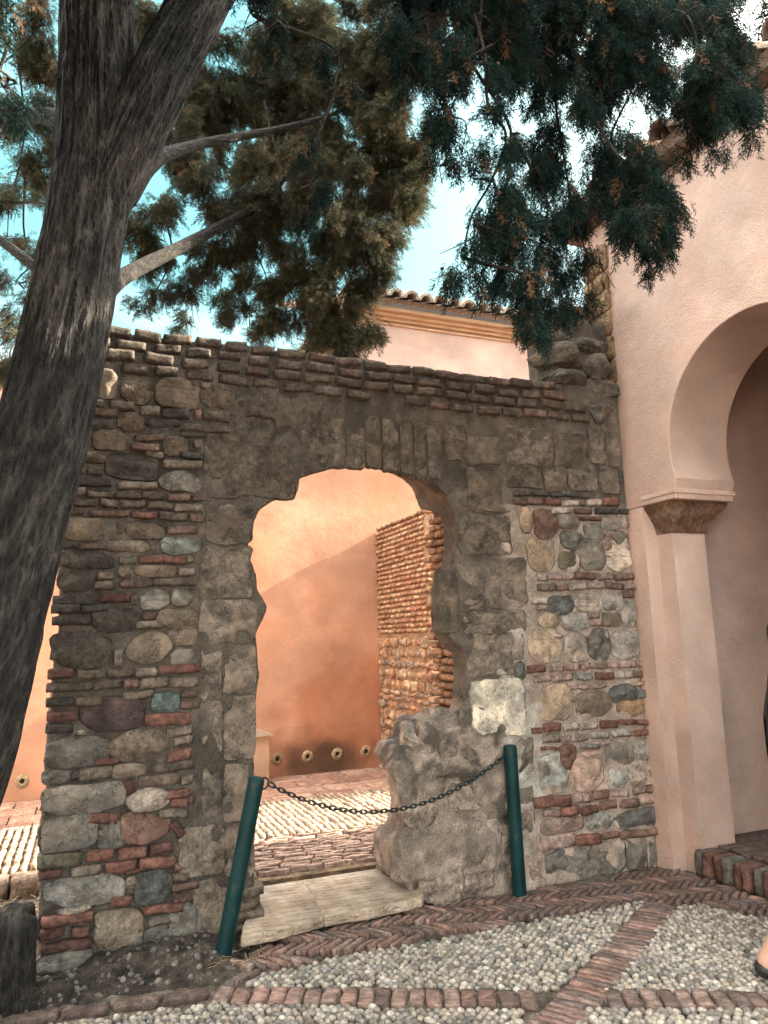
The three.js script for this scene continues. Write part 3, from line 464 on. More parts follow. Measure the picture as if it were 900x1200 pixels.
  // big weathered stones that show in its face
  [[1.98, 0.62, 0.24, 0.36], [2.3, 0.64, 0.32, 0.24], [2.07, 0.27, 0.32, 0.22], [2.38, 0.34, 0.26, 0.26], [2.24, 0.9, 0.26, 0.22], [2.5, 0.6, 0.2, 0.3], [2.52, 0.22, 0.2, 0.26]].forEach(([x, y, w, h], i) => { const p = mesh('stone', finish(stoneGeo(w, h, 0.02, 700 + i, 0.1, 0.026, 40), (X, Y, Z) => { const f = fbm(X * 9 + i * 3, Y * 9, Z * 9, 5, 0, 0.62); return mix3([0.54, 0.44, 0.37], [0.28, 0.235, 0.2], clamp(0.5 + 1.8 * f)); }, i + 20), M.stone, wall); p.position.set(x, y, -0.012); p.rotation.z = (i % 3 - 1) * 0.25; });
  // thin slates bedded at the foot of the left jamb
  for (let i = 0; i < 4; i++) { const s = seed++, g = brickGeo(0.2, 0.05, 0.3, s, 2.5, [6, 2, 6]); const p = mesh('stone', finish(g, mottle([0.24, 0.2, 0.16], s), s), M.stone, wall); p.position.set(0.87 + (i % 2) * 0.02, 0.06 + i * 0.058, -0.13); }
}

// ---------------------------------------------------------------- threshold slab in two pieces
{
  const t = thing('threshold_slab', 'worn cream stone threshold slab, cracked in two, in the arched doorway', 'doorstep');
  const piece = (pts, s) => {
    const sh = new THREE.Shape(); pts.forEach(([x, z], i) => (i ? sh.lineTo(x, -z) : sh.moveTo(x, -z)));
    const fine = []; for (const p of sh.getSpacedPoints(120)) fine.push(new THREE.Vector2(p.x + 0.012 * fbm(p.x * 14 + s, p.y * 14, 3, 3), p.y + 0.02 * fbm(p.x * 12, p.y * 12 + s, 9, 4)));
    let g = new THREE.ExtrudeGeometry(new THREE.Shape(fine), { depth: 0.04, bevelEnabled: true, bevelSize: 0.012, bevelThickness: 0.01, bevelSegments: 3 }); g.rotateX(-Math.PI / 2);
    const p = g.attributes.position; for (let i = 0; i < p.count; i++) { const x = p.getX(i), z = p.getZ(i); p.setY(i, p.getY(i) + 0.006 * fbm(x * 5, z * 5, s, 3) - 0.004); }
    const o = mesh('slab', finish(g, (x, y, z) => { const f = fbm(x * 3, z * 9, s, 4), q = fbm(x * 5, z * 5, s + 4, 4); return mix3(mix3([0.66, 0.535, 0.43], [0.49, 0.41, 0.35], clamp(0.4 + f * 1.5)), [0.32, 0.24, 0.19], sstep(0.1, 0.4, q) * 0.55); }, s), M.slab, t); o.position.y = 0.055; return o;
  };
  piece([[0.93, -0.52], [1.335, -0.555], [1.318, -0.2], [1.3, 0.0], [1.285, 0.145], [1.06, 0.19], [0.83, 0.225], [0.92, -0.1]], 1);
  piece([[1.345, -0.555], [1.9, -0.56], [1.92, -0.3], [1.93, 0.04], [1.885, 0.115], [1.59, 0.145], [1.295, 0.145], [1.31, 0.0], [1.33, -0.2]], 2);
  const bedg = new THREE.BoxGeometry(0.96, 0.09, 0.6, 40, 3, 24).translate(1.4, 0.002, -0.22), bp = bedg.attributes.position; for (let i = 0; i < bp.count; i++) { const x = bp.getX(i), y = bp.getY(i), z = bp.getZ(i); bp.setZ(i, z + (z > 0 ? 0.03 * fbm(x * 12, y * 12, 1, 3) - 0.06 * (x - 1.4) : 0)); }
  mesh('bedding', finish(bedg, mottle([0.2, 0.16, 0.13], 3, 0.3, 14), 2), M.stone, t);
}

// ---------------------------------------------------------------- pink building with the horseshoe arch, right
const pinkC = (x, y, z) => { const f = fbm(x * 1.3, y * 1.3, z * 1.3, 4), s = fbm(x * 5, y * 3, z * 5, 4); const c = mix3(pinkPlaster, [0.8, 0.61, 0.54], clamp(0.4 + f)); const st = sstep(0.12, 0.5, fbm(x * 3 + z * 3, y * 0.9, 5, 5)), low = sstep(0.55, 0.0, y + 0.5 * fbm(x * 4, y * 4, z * 4, 4)); return mix3(mix3(c, [0.5, 0.36, 0.31], 0.16 * st), [0.3, 0.24, 0.21], 0.4 * low).map((v) => v * (1 + 0.09 * s)); };
const plaster = (g, off = 0, col = pinkC) => finish(g, col, off);
const house = thing('arched_building', 'pink plastered building with a large horseshoe arch and tiled eave, right of the ruined wall', 'building');
{
  // wall: outline in (z, y), pushed out along x from 3.75 to 4.29
  const Z1 = 9, R = 0.705, cz = 1.17, cy = 2.86, zl = 0.478, zr = 2 * cz - zl, ys = 2.50;
  const sh = new THREE.Shape(); sh.moveTo(-0.3, ys); sh.lineTo(-0.3, 4.86); sh.lineTo(Z1, 4.86); sh.lineTo(Z1, ys);
  const a0 = Math.asin((2.64 - cy) / R), GAP = 2.5;                  // the arch in view, and one added out of view to let light into the passage
  for (const o of [GAP, 0]) {
    sh.lineTo(zr + o, ys); sh.lineTo(zr + o, 2.57);
    for (let i = 0; i <= 60; i++) { const a = a0 + (Math.PI - 2 * a0) * i / 60; sh.lineTo(cz + o + R * Math.cos(a), cy + R * Math.sin(a)); }
    if (o) { sh.lineTo(zl + o, 2.57); sh.lineTo(zl + o, ys); }
  }
  sh.lineTo(zl, 2.57); sh.lineTo(zl, ys); sh.closePath();
  const turn = (g) => g.applyMatrix4(new THREE.Matrix4().makeBasis(new THREE.Vector3(0, 0, 1), new THREE.Vector3(0, 1, 0), new THREE.Vector3(1, 0, 0)).setPosition(0, 0, 0));
  const ex = (shape, x0, x1, bevel = 0.008) => { const g = new THREE.ExtrudeGeometry(shape, { depth: x1 - x0 - 2 * bevel, bevelEnabled: bevel > 0, bevelSize: bevel, bevelOffset: -bevel, bevelThickness: bevel, bevelSegments: 3, curveSegments: 20 }); g.applyMatrix4(new THREE.Matrix4().set(0, 0, 1, x0 + bevel, 0, 1, 0, 0, 1, 0, 0, 0, 0, 0, 0, 1)); const q = g.attributes.position.array; for (let i = 0; i < q.length; i += 9) for (let k = 0; k < 3; k++) [q[i + 3 + k], q[i + 6 + k]] = [q[i + 6 + k], q[i + 3 + k]]; g.computeVertexNormals(); return g; };
  mesh('wall', plaster(ex(sh, 3.75, 4.29)), M.plaster, house);
  // below the springing: a strip of wall, a recess, then the shaft that carries the arch
  const low = new THREE.Shape(); low.moveTo(3.75, 0.3); low.lineTo(3.75, -0.145); low.lineTo(3.87, -0.145); low.lineTo(3.87, 0.3); low.closePath();
  const rc = (x0, x1, z0, z1, y0, y1, b = 0.008) => { const s = new THREE.Shape(); s.moveTo(x0, -z0); s.lineTo(x0, -z1); s.lineTo(x1, -z1); s.lineTo(x1, -z0); s.closePath(); const g = new THREE.ExtrudeGeometry(s, { depth: y1 - y0 - 2 * b, bevelEnabled: true, bevelSize: b, bevelOffset: -b, bevelThickness: b, bevelSegments: 2 }); g.rotateX(-Math.PI / 2).translate(0, y0 + b, 0); return g; };
  mesh('wall', plaster(rc(3.752, 4.25, -0.298, 0.142, -0.1, 2.498), 2), M.plaster, house);
  for (const [za, zb] of [[0.12, 0.29], [2 * cz - 0.29, 2 * cz - 0.12]]) mesh('shaft', plaster(rc(3.87, 4.17, za, zb, -0.1, 2.3), 4), M.plaster, house);
  mesh('wall', plaster(rc(3.752, 4.25, 2 * cz - 0.142, GAP + 0.142, -0.1, 2.498), 6), M.plaster, house);
  mesh('wall', plaster(rc(3.752, 4.25, 2 * cz + GAP - 0.142, Z1, -0.1, 2.498), 7), M.plaster, house);
  // brown stone capitals, flaring towards the arch, and the moulded impost over them
  for (const s of [1, -1]) {
    const z0 = s > 0 ? 0.1 : 2 * cz - 0.1, f = (zz) => z0 + s * zz, cap = [];
    const prof = [[2.29, 0.205, 3.865, 4.18], [2.36, 0.225, 3.845, 4.2], [2.43, 0.275, 3.8, 4.25], [2.475, 0.31, 3.77, 4.285], [2.498, 0.318, 3.765, 4.29]];
    const P = [], I = []; prof.forEach(([y, z, xa, xb]) => { for (const [x, zz] of [[xa, 0], [xa, z], [xb, z], [xb, 0]]) P.push(x, y, f(zz)); });
    for (let i = 0; i < prof.length - 1; i++) for (let k = 0; k < 4; k++) { const a = i * 4 + k, b = i * 4 + (k + 1) % 4; I.push(a, b, b + 4, a, b + 4, a + 4); }
    const e = (prof.length - 1) * 4; I.push(0, 2, 1, 0, 3, 2, e, e + 1, e + 2, e, e + 2, e + 3);
    let g = new THREE.BufferGeometry(); g.setAttribute('position', new THREE.Float32BufferAttribute(P, 3)); g.setIndex(I); g = g.toNonIndexed(); g.computeVertexNormals();
    mesh('capital', finish(g, (x, y, z) => mix3([0.3, 0.165, 0.1], [0.42, 0.31, 0.24], sstep(0.1, 0.4, fbm(x * 14, y * 14, z * 14, 4))), 3), M.stone, house);
    mesh('impost', plaster(rc(3.744, 4.275, Math.min(f(0.05), f(0.357)), Math.max(f(0.05), f(0.357)), 2.502, 2.535, 0.006), 8), M.plaster, house);
    mesh('impost', plaster(rc(3.74, 4.3, Math.min(f(0.05), f(0.388)), Math.max(f(0.05), f(0.388)), 2.538, 2.572, 0.006), 9), M.plaster, house);
  }
  // the passage behind the arch: side wall, far walls, ceiling, floor
  mesh('wall', plaster(box(4.252, 9.5, -0.05, 5.0, -0.3, 0.13), 11), M.plaster, house);
  mesh('wall', plaster(box(4.292, 9.5, -0.05, 5.0, 5.4, 5.8), 12), M.plaster, house);
  mesh('wall', plaster(box(9.502, 9.9, -0.05, 5.0, -0.3, Z1), 13), M.plaster, house);
  mesh('ceiling', plaster(box(4.292, 9.498, 4.3, 4.5, 0.132, 5.398), 14), M.plaster, house);
  mesh('floor', finish(box(4.05, 9.498, -0.05, 0.165, 0.132, 5.398), mottle([0.17, 0.12, 0.1], 3), 2), M.brick, house);
  // rubble laid bare where the plaster has fallen at the far end
  const rr = rng(5);
  for (let y = 3.5, i = 0; y < 4.66; i++) { const h = 0.13 + 0.09 * rr(); let z = -0.29; while (z < -0.02) { const w = Math.min(0.1 + 0.1 * rr(), -0.0 - z); const g = stoneGeo(w * 1.05, h * 1.02, 0.035, i * 11 + 300 + Math.round(z * -50), 0.5, 0.014, 24).rotateY(-Math.PI / 2); const p = mesh('stone', finish(g, mottle([0.4, 0.26, 0.15].map(sc(0.8 + 0.4 * rr())), i), i), M.stone, house); p.position.set(3.742, y + h / 2, z + w / 2); z += w + 0.01; } y += h + 0.012; }
  // eave: a rough course under the tiles, then rows of round tiles on a low roof
  for (let z = -0.42, i = 0; z < 4.2; i++) { const w = 0.22 + 0.06 * rr(), g = brickGeo(w, 0.055, 0.34, i + 900, 2.2, [5, 2, 3]).rotateY(-Math.PI / 2); const p = mesh('eave_brick', finish(g, mottle([0.3, 0.21, 0.16].map(sc(0.7 + 0.5 * rr())), i, 0.3), i), M.brick, house); p.position.set(3.8 - 0.05 * rr(), 4.89, z + w / 2); z += w + 0.012; }
  const slope = Math.atan(0.38), tileProto = [];
  const roof = mesh('roof', finish(new THREE.BoxGeometry(6.5, 0.08, 9.4).rotateZ(slope).translate(3.62 + 3.25 * Math.cos(slope), 4.93 + 3.25 * Math.sin(slope) , 4.28), mottle([0.3, 0.2, 0.15], 4), 1), M.brick, house);
  mesh('roof', finish(new THREE.BoxGeometry(6.5, 0.08, 9.4).rotateZ(-slope).translate(9.66 + 3.02, 4.93 + 3.25 * Math.sin(slope), 4.28), mottle([0.3, 0.2, 0.15], 4), 1), M.brick, house);
  for (let k = 0; k < 4; k++) tileProto.push(finish(barrel(0.46, 0.092, 0.078, 0.016, k), mottle([[0.42, 0.28, 0.2], [0.36, 0.26, 0.2], [0.45, 0.33, 0.25], [0.33, 0.23, 0.17]][k], k, 0.3, 10), k));
  for (let row = 0; row < 3; row++) for (let i = 0; i < 20; i++) for (const up of [1, -1]) {
    if (up < 0 && row) continue;
    const t = mesh('roof_tile', tileProto[(i * 7 + row * 3 + (up > 0 ? 0 : 2)) % 4], M.brick, roof), q = 0.38 * row - 0.06;
    t.rotation.z = slope; if (up < 0) t.rotation.set(Math.PI, 0, -slope);
    t.position.set(3.6 + q * Math.cos(slope) + (up < 0 ? 0.06 : 0), 4.965 + q * Math.sin(slope) + (up > 0 ? 0.035 : 0.075), -0.32 + i * 0.235 + (up > 0 ? 0 : 0.117));
  }
}
function barrel(len, r0, r1, th, s) {                               // a half-round roof tile lying along +x, hollow side down
  const P = [], I = [], n = 12, m = 4;
  for (const [ri, off] of [[0, 0], [1, -th]]) for (let j = 0; j <= m; j++) for (let i = 0; i <= n; i++) { const t = j / m, r = mix(r0, r1, t) + off, a = Math.PI * i / n; P.push(t * len, Math.sin(a) * r + 0.003 * vnoise(i, j, s), Math.cos(a) * r); }
  const id = (l, j, i) => l * (m + 1) * (n + 1) + j * (n + 1) + i;
  for (let j = 0; j < m; j++) for (let i = 0; i < n; i++) { I.push(id(0, j, i), id(0, j, i + 1), id(0, j + 1, i + 1), id(0, j, i), id(0, j + 1, i + 1), id(0, j + 1, i)); I.push(id(1, j, i), id(1, j + 1, i + 1), id(1, j, i + 1), id(1, j, i), id(1, j + 1, i), id(1, j + 1, i + 1)); }
  for (const j of [0, m]) for (let i = 0; i < n; i++) { const a = id(0, j, i), b = id(0, j, i + 1), c = id(1, j, i + 1), d = id(1, j, i); j ? I.push(a, b, c, a, c, d) : I.push(a, c, b, a, d, c); }
  for (const i of [0, n]) for (let j = 0; j < m; j++) { const a = id(0, j, i), b = id(0, j + 1, i), c = id(1, j + 1, i), d = id(1, j, i); i ? I.push(a, c, b, a, d, c) : I.push(a, b, c, a, c, d); }
  let g = new THREE.BufferGeometry(); g.setAttribute('position', new THREE.Float32BufferAttribute(P, 3)); g.setIndex(I); g = g.toNonIndexed(); g.computeVertexNormals(); return g;
}
{
  // brick step under the arch: bricks on end along its edge
  const t = thing('brick_step', 'low brick step with upright edge bricks under the pink arch', 'step'); let i = 0;
  for (let z = 0.3; z < 2.1; z += 0.078, i++) { const g = brickGeo(0.066, 0.165, 0.16, i + 1500, 2.2, [3, 5, 3]).rotateY(-Math.PI / 2); const p = mesh('brick', finish(g, mottle(i % 3 ? [0.22, 0.11, 0.085] : [0.2, 0.18, 0.16], i, 0.3), i), M.brick, t); p.position.set(3.9 - 0.012 * (i % 2), 0.082, z); }
  mesh('mortar_bed', finish(box(3.86, 4.048, 0, 0.145, 0.292, 2.1), mottle([0.2, 0.17, 0.15], 2), 1), M.stone, t);
  for (let k = 0; k < 20; k++) { const g = brickGeo(0.155, 0.03, 0.075, k + 1600, 1.5, [5, 1, 3]); const p = mesh('brick', finish(g, mottle([0.2, 0.14, 0.115], k, 0.3), k), M.brick, t); p.position.set(4.07 + (k % 2) * 0.02, 0.158, 0.35 + k * 0.085); }
}

// ---------------------------------------------------------------- courtyard behind the wall
const FY = 0.15;
const orangeC = (x, y, z) => {
  const f = fbm(x * 1.2, y * 1.2, z, 5), s = fbm(x * 4, y * 9, z, 4);
  let c = mix3(orangePlaster, [0.72, 0.41, 0.275], clamp(0.45 + f)); c = c.map((v) => v * (1 + 0.06 * s));
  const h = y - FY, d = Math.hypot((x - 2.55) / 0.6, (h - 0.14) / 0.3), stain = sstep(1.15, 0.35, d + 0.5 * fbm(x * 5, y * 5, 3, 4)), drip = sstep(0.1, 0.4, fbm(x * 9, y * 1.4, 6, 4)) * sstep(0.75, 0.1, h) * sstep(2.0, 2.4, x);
  const deepOrange = sstep(-0.12, 0.3, fbm(x * 1.6, y * 1.6, 22, 5) - Math.hypot((x - 2.75) / 1.0, (h - 0.55) / 0.95) + 0.95); c = mix3(c, [0.52, 0.2, 0.095], 0.9 * deepOrange * (0.75 + 0.5 * fbm(x * 7, y * 7, 23, 4)));  // cloudy-edged patch of deeper orange low on the wall
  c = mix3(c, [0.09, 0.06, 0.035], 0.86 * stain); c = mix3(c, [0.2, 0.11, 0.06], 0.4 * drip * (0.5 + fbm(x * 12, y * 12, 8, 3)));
  if (h < 0.5) c = mix3(c, [0.4, 0.19, 0.11], 0.35 * sstep(-0.1, 0.35, fbm(x * 3.5, y * 3.5, 12, 5)));
  return c;
};
{
  const t = thing('courtyard_wall', 'orange plastered courtyard wall with a row of drain holes, seen through the arch', 'wall');
  const g = new THREE.PlaneGeometry(16, 4.5, 640, 180).translate(2, 2.25, -3.85);
  const back = box(-6, 10, 0, 4.5, -4.3, -3.853);
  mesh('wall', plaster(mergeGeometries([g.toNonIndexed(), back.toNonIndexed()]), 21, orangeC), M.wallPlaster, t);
  for (const x of [-0.5, -1.3, 2.0, 2.345, 2.69, 3.035]) {
    const r = mesh('drain_hole', finish(new THREE.LatheGeometry([[0.022, -0.05], [0.023, 0.002], [0.03, 0.0065], [0.05, 0.006], [0.062, 0.002], [0.068, -0.004]].map((q) => new THREE.Vector2(...q)), 20).rotateX(Math.PI / 2), mottle([0.5, 0.36, 0.22], x * 9, 0.3, 20), 2), M.stone, t); r.position.set(x, 0.335 , -3.848);
    mesh('hole', new THREE.CircleGeometry(0.0235, 16), M.hole, r).position.z = 0.0005;  // flat near-black disc standing in for the shade inside
  }
  for (let i = 0; i < 40; i++) { if (-5.9 + i * 0.23 > 2.85) break; const p = mesh('coping_tile', finish(barrel(0.5, 0.1, 0.09, 0.016, i % 4), mottle([0.4, 0.27, 0.19], i, 0.3), i), M.brick, t); p.rotation.y = -Math.PI / 2; p.position.set(-5.9 + i * 0.23, 4.49, -4.33); }
}
{
  // the building that rises over the wall at the back
  const t = thing('courtyard_building', 'pale pink building with moulded cornice and tiled eave, rising behind the ruined wall', 'building');
  mesh('wall', plaster(box(3.0, 12, 4.502, 5.74, -11, -3.85), 31, (x, y, z) => mix3([0.72, 0.5, 0.42], [0.76, 0.56, 0.48], clamp(0.5 + fbm(x * 2, y * 2, z * 2, 4)))), M.plaster, t);
  const och = (x, y, z) => mottle([0.66, 0.44, 0.27], 5, 0.12, 6)(x, y, z);
  for (const [o, y0, y1] of [[0.025, 5.55, 5.572], [0.05, 5.6, 5.635], [0.1, 5.638, 5.68], [0.16, 5.683, 5.73]]) mesh('cornice', plaster(box(3 - o, 12, y0, y1, -11, -3.85 + o), 33, och), M.plaster, t);
  const kinds = [[0.7, 0.66, 0.58], [0.6, 0.53, 0.44], [0.66, 0.6, 0.51], [0.55, 0.43, 0.33]].map((c, k) => finish(barrel(0.5, 0.1, 0.08, 0.032, k + 5), mottle(c, k, 0.35, 14), k));
  const s2 = Math.atan(0.42), roof = mesh('roof', finish(new THREE.BoxGeometry(9.2, 0.06, 4.4).rotateX(s2).translate(7.5, 5.775 + 2.2 * Math.sin(s2), -3.62 - 2.2 * Math.cos(s2)), mottle([0.36, 0.24, 0.17], 2), 2), M.brick, t);
  for (let i = 0; i < 44; i++) for (let row = 0; row < 2; row++) { const p = mesh('roof_tile', kinds[(i * 5 + row) % 4], M.brick, roof); p.rotation.set(0, Math.PI / 2, s2, 'YXZ'); p.position.set(3.05 + i * 0.203, 5.8 + row * 0.4 * Math.sin(s2), -3.53 - row * 0.4 * Math.cos(s2)); }
  const green = [0.02, 0.14, 0.07], white = [0.62, 0.6, 0.54];
  for (let i = 0; i < 16; i++) { const p = mesh('glazed_tile', finish(barrel(0.26, 0.09, 0.085, 0.018, i), mottle(i % 2 ? green : white, i, 0.15), i), std({ vertexColors: true, roughness: 0.35 }), t); p.rotation.y = Math.PI / 2; p.position.set(2.8, 5.74, -3.7 - i * 0.24); }
}
{
  // brick wall running back from the doorway to the plastered wall: many thin bricks above, rubble below, warm bounced light put into their colour
  const t = thing('brick_wall', 'low wall of thin bricks over rubble with bounced light in its orange, behind the doorway', 'wall');
  t.userData.label = 'rough brick and rubble side wall with bounced light in its orange, seen through the right of the doorway';
  mesh('mortar_core', finish(box(3.22, 3.62, 0, 2.86, -3.849, -2.46), mottle([0.44, 0.25, 0.14], 3, 0.3, 8), 2), M.stone, t);
  const r = rng(11); let n = 0; const rest = [];
  for (let y = 2.83, row = 0; y > 1.62; row++) {
    const h = 0.036 + 0.008 * r(); let z = -3.84 + (row % 2) * 0.06;
    while (z < -2.5) { const w = 0.085 + 0.075 * r(), s = n + 2000, base = [[0.64, 0.33, 0.18], [0.58, 0.28, 0.15], [0.68, 0.42, 0.25], [0.48, 0.21, 0.12]][Math.floor(r() * 4)].map(sc(0.85 + 0.3 * r())); const g = brickGeo(w, h, 0.07, s, 0.8, [4, 2, 1], 0.14).rotateY(-Math.PI / 2); g.translate(3.236 + 0.008 * r(), y, z + w / 2); const f = finish(g, mottle(base, s, 0.2, 18), s); n < 190 ? mesh('brick', f, M.brick, t) : rest.push(f); n++; z += w + 0.012; }
    y -= h + 0.015;
  }
  if (rest.length) mesh('brickwork', mergeGeometries(rest), M.brick, t).userData = { kind: 'stuff' };
  for (let y = 1.6, i = 0; y > 0.16; ) { const h = 0.045 + 0.07 * r(); let z = -3.84; while (z < -2.5) { const w = 0.07 + 0.12 * r(); const thin = r() < 0.45; const base = [[0.62, 0.32, 0.17], [0.52, 0.3, 0.18], [0.66, 0.44, 0.27], [0.46, 0.23, 0.14], [0.38, 0.26, 0.19]][Math.floor(r() * 5)]; const g = thin ? brickGeo(w, h * 0.7, 0.07, i + 2400, 1.8, [4, 2, 1]).translate(0, 0, -0.01) : stoneGeo(w * 1.05, h * 1.1, 0.03 + 0.02 * r(), i + 2400, 0.3, 0.012, 18); g.rotateY(-Math.PI / 2).translate(thin ? 3.236 : 3.226, y - h / 2 + 0.012 * (r() - 0.5), z + w / 2); if (i < 260) mesh(thin ? 'brick' : 'stone', finish(g, mottle(base, i, 0.25, 18), i), thin ? M.brick : M.stone, t); i++; z += w + 0.01; } y -= h + 0.012; }
  for (let z = -3.8, i = 0; z < -2.5; i++) { const w = 0.12, g = brickGeo(w, 0.045, 0.42, i + 2900, 2, [4, 2, 4]).rotateY(-Math.PI / 2).translate(3.41, 2.885, z + w / 2); mesh('coping_brick', finish(g, mottle([0.48, 0.27, 0.16], i), i), M.brick, t); z += w + 0.012; }
}
{
  const t = thing('plastered_pier', 'short plastered pier with a sloping cap against the courtyard wall, left of the drain holes', 'pier');
  mesh('shaft', plaster(box(1.2, 1.85, 0.1, 0.62, -3.84, -3.58), 41, (x, y, z) => mottle([0.72, 0.5, 0.34], 4, 0.1, 6)(x, y, z)), M.plaster, t);
  const s = new THREE.Shape(); s.moveTo(1.15, 0.622); s.lineTo(1.9, 0.622); s.lineTo(1.53, 0.78); s.closePath();
  mesh('cap', plaster(new THREE.ExtrudeGeometry(s, { depth: 0.3, bevelEnabled: false }).translate(0, 0, -3.845), 42, (x, y, z) => mottle([0.74, 0.58, 0.44], 6, 0.1, 6)(x, y, z)), M.plaster, t);
}
{
  const floor = structure('courtyard_floor'); const r = rng(21);
  const bed = mergeGeometries([box(-5, 3.2, -0.05, FY - 0.022, -3.852, -1.372).toNonIndexed(), box(0.3, 3.75, -0.05, FY - 0.024, -1.3725, -0.5).toNonIndexed(), box(3.62, 14, -0.05, FY - 0.022, -3.85, -0.32).toNonIndexed()]);
  mesh('mortar_bed', finish(bed, mottle([0.3, 0.2, 0.13], 2, 0.3, 6), 1), M.soil, floor);
  const pal = [[0.5, 0.27, 0.18], [0.55, 0.33, 0.23], [0.44, 0.23, 0.16], [0.6, 0.4, 0.28]];
  let sv = 0; const lay = (name, w, l, h, x, y, z, turn, base, wear = 1) => { const s = 3000 + sv++, g = brickGeo(w, l, h, s, wear, [Math.max(3, Math.round(w / 0.05)), Math.max(2, Math.round(l / 0.05)), 1]).rotateX(-Math.PI / 2); const p = mesh(name, finish(g, mottle(base, s, 0.2, 12), s), M.brick, floor); p.position.set(x, y, z); p.rotation.y = turn; return p; };
  // large square tiles along the foot of the plastered wall
  for (let row = 0, z = -3.84; row < 4; row++) { const d = row < 3 ? 0.335 : 0.19; for (let x = -1.75 + (row % 2) * 0.2; x < 3.2; x += 0.405) { if (x > 0.0 && x < 1.0) continue; lay('tile', Math.min(0.395, 3.19 - x), d - 0.01, 0.03, x + Math.min(0.395, 3.19 - x) / 2, FY - 0.012 + 0.004 * r(), z + d / 2, 0, pal[Math.floor(r() * 3)].map(sc(0.9 + 0.25 * r())), 0.5); } z += d; }
  // bricks on edge running away from the doorway
  for (let x = -0.95; x < 3.15; x += 0.058) { if (x > -0.1 && x < 1.1) continue; let z = -2.635 - 0.1 * r(); while (z < -1.5) { const l = Math.min(0.2, -1.385 - z); lay('brick', 0.043, l, 0.05, x, FY - 0.02 + 0.012 * r(), z + l / 2, 0.02 * (r() - 0.5), [0.55, 0.4, 0.28].map(sc(0.85 + 0.3 * r())), 1.5); z += 0.21 + 0.012 * r(); } }
  // bricks on edge running across, up to the threshold
  for (let z = -1.36; z < -0.56; z += 0.055) { let x = 1.0 + 0.1 * r(); while (x < 2.9) { lay('brick', 0.2, 0.041, 0.05, x + 0.1, FY - 0.022 + 0.012 * r(), z, -0.09 + 0.02 * (r() - 0.5), [0.48, 0.31, 0.24].map(sc(0.8 + 0.35 * r())), 1.5); x += 0.212 + 0.01 * r(); } }
  // kerb stones where the floor ends, left of the ruined wall
  for (let x = -2.2, i = 0; x < 0.3; i++) { const w = 0.34 + 0.2 * r(), g = brickGeo(w, 0.16, 0.17, i + 3900, 1.6, [8, 4, 4]); const p = mesh('kerb_stone', finish(g, mottle([0.36, 0.26, 0.19], i), i), M.stone, floor); p.position.set(x + w / 2, FY - 0.078, -1.3); x += w + 0.01; }
}

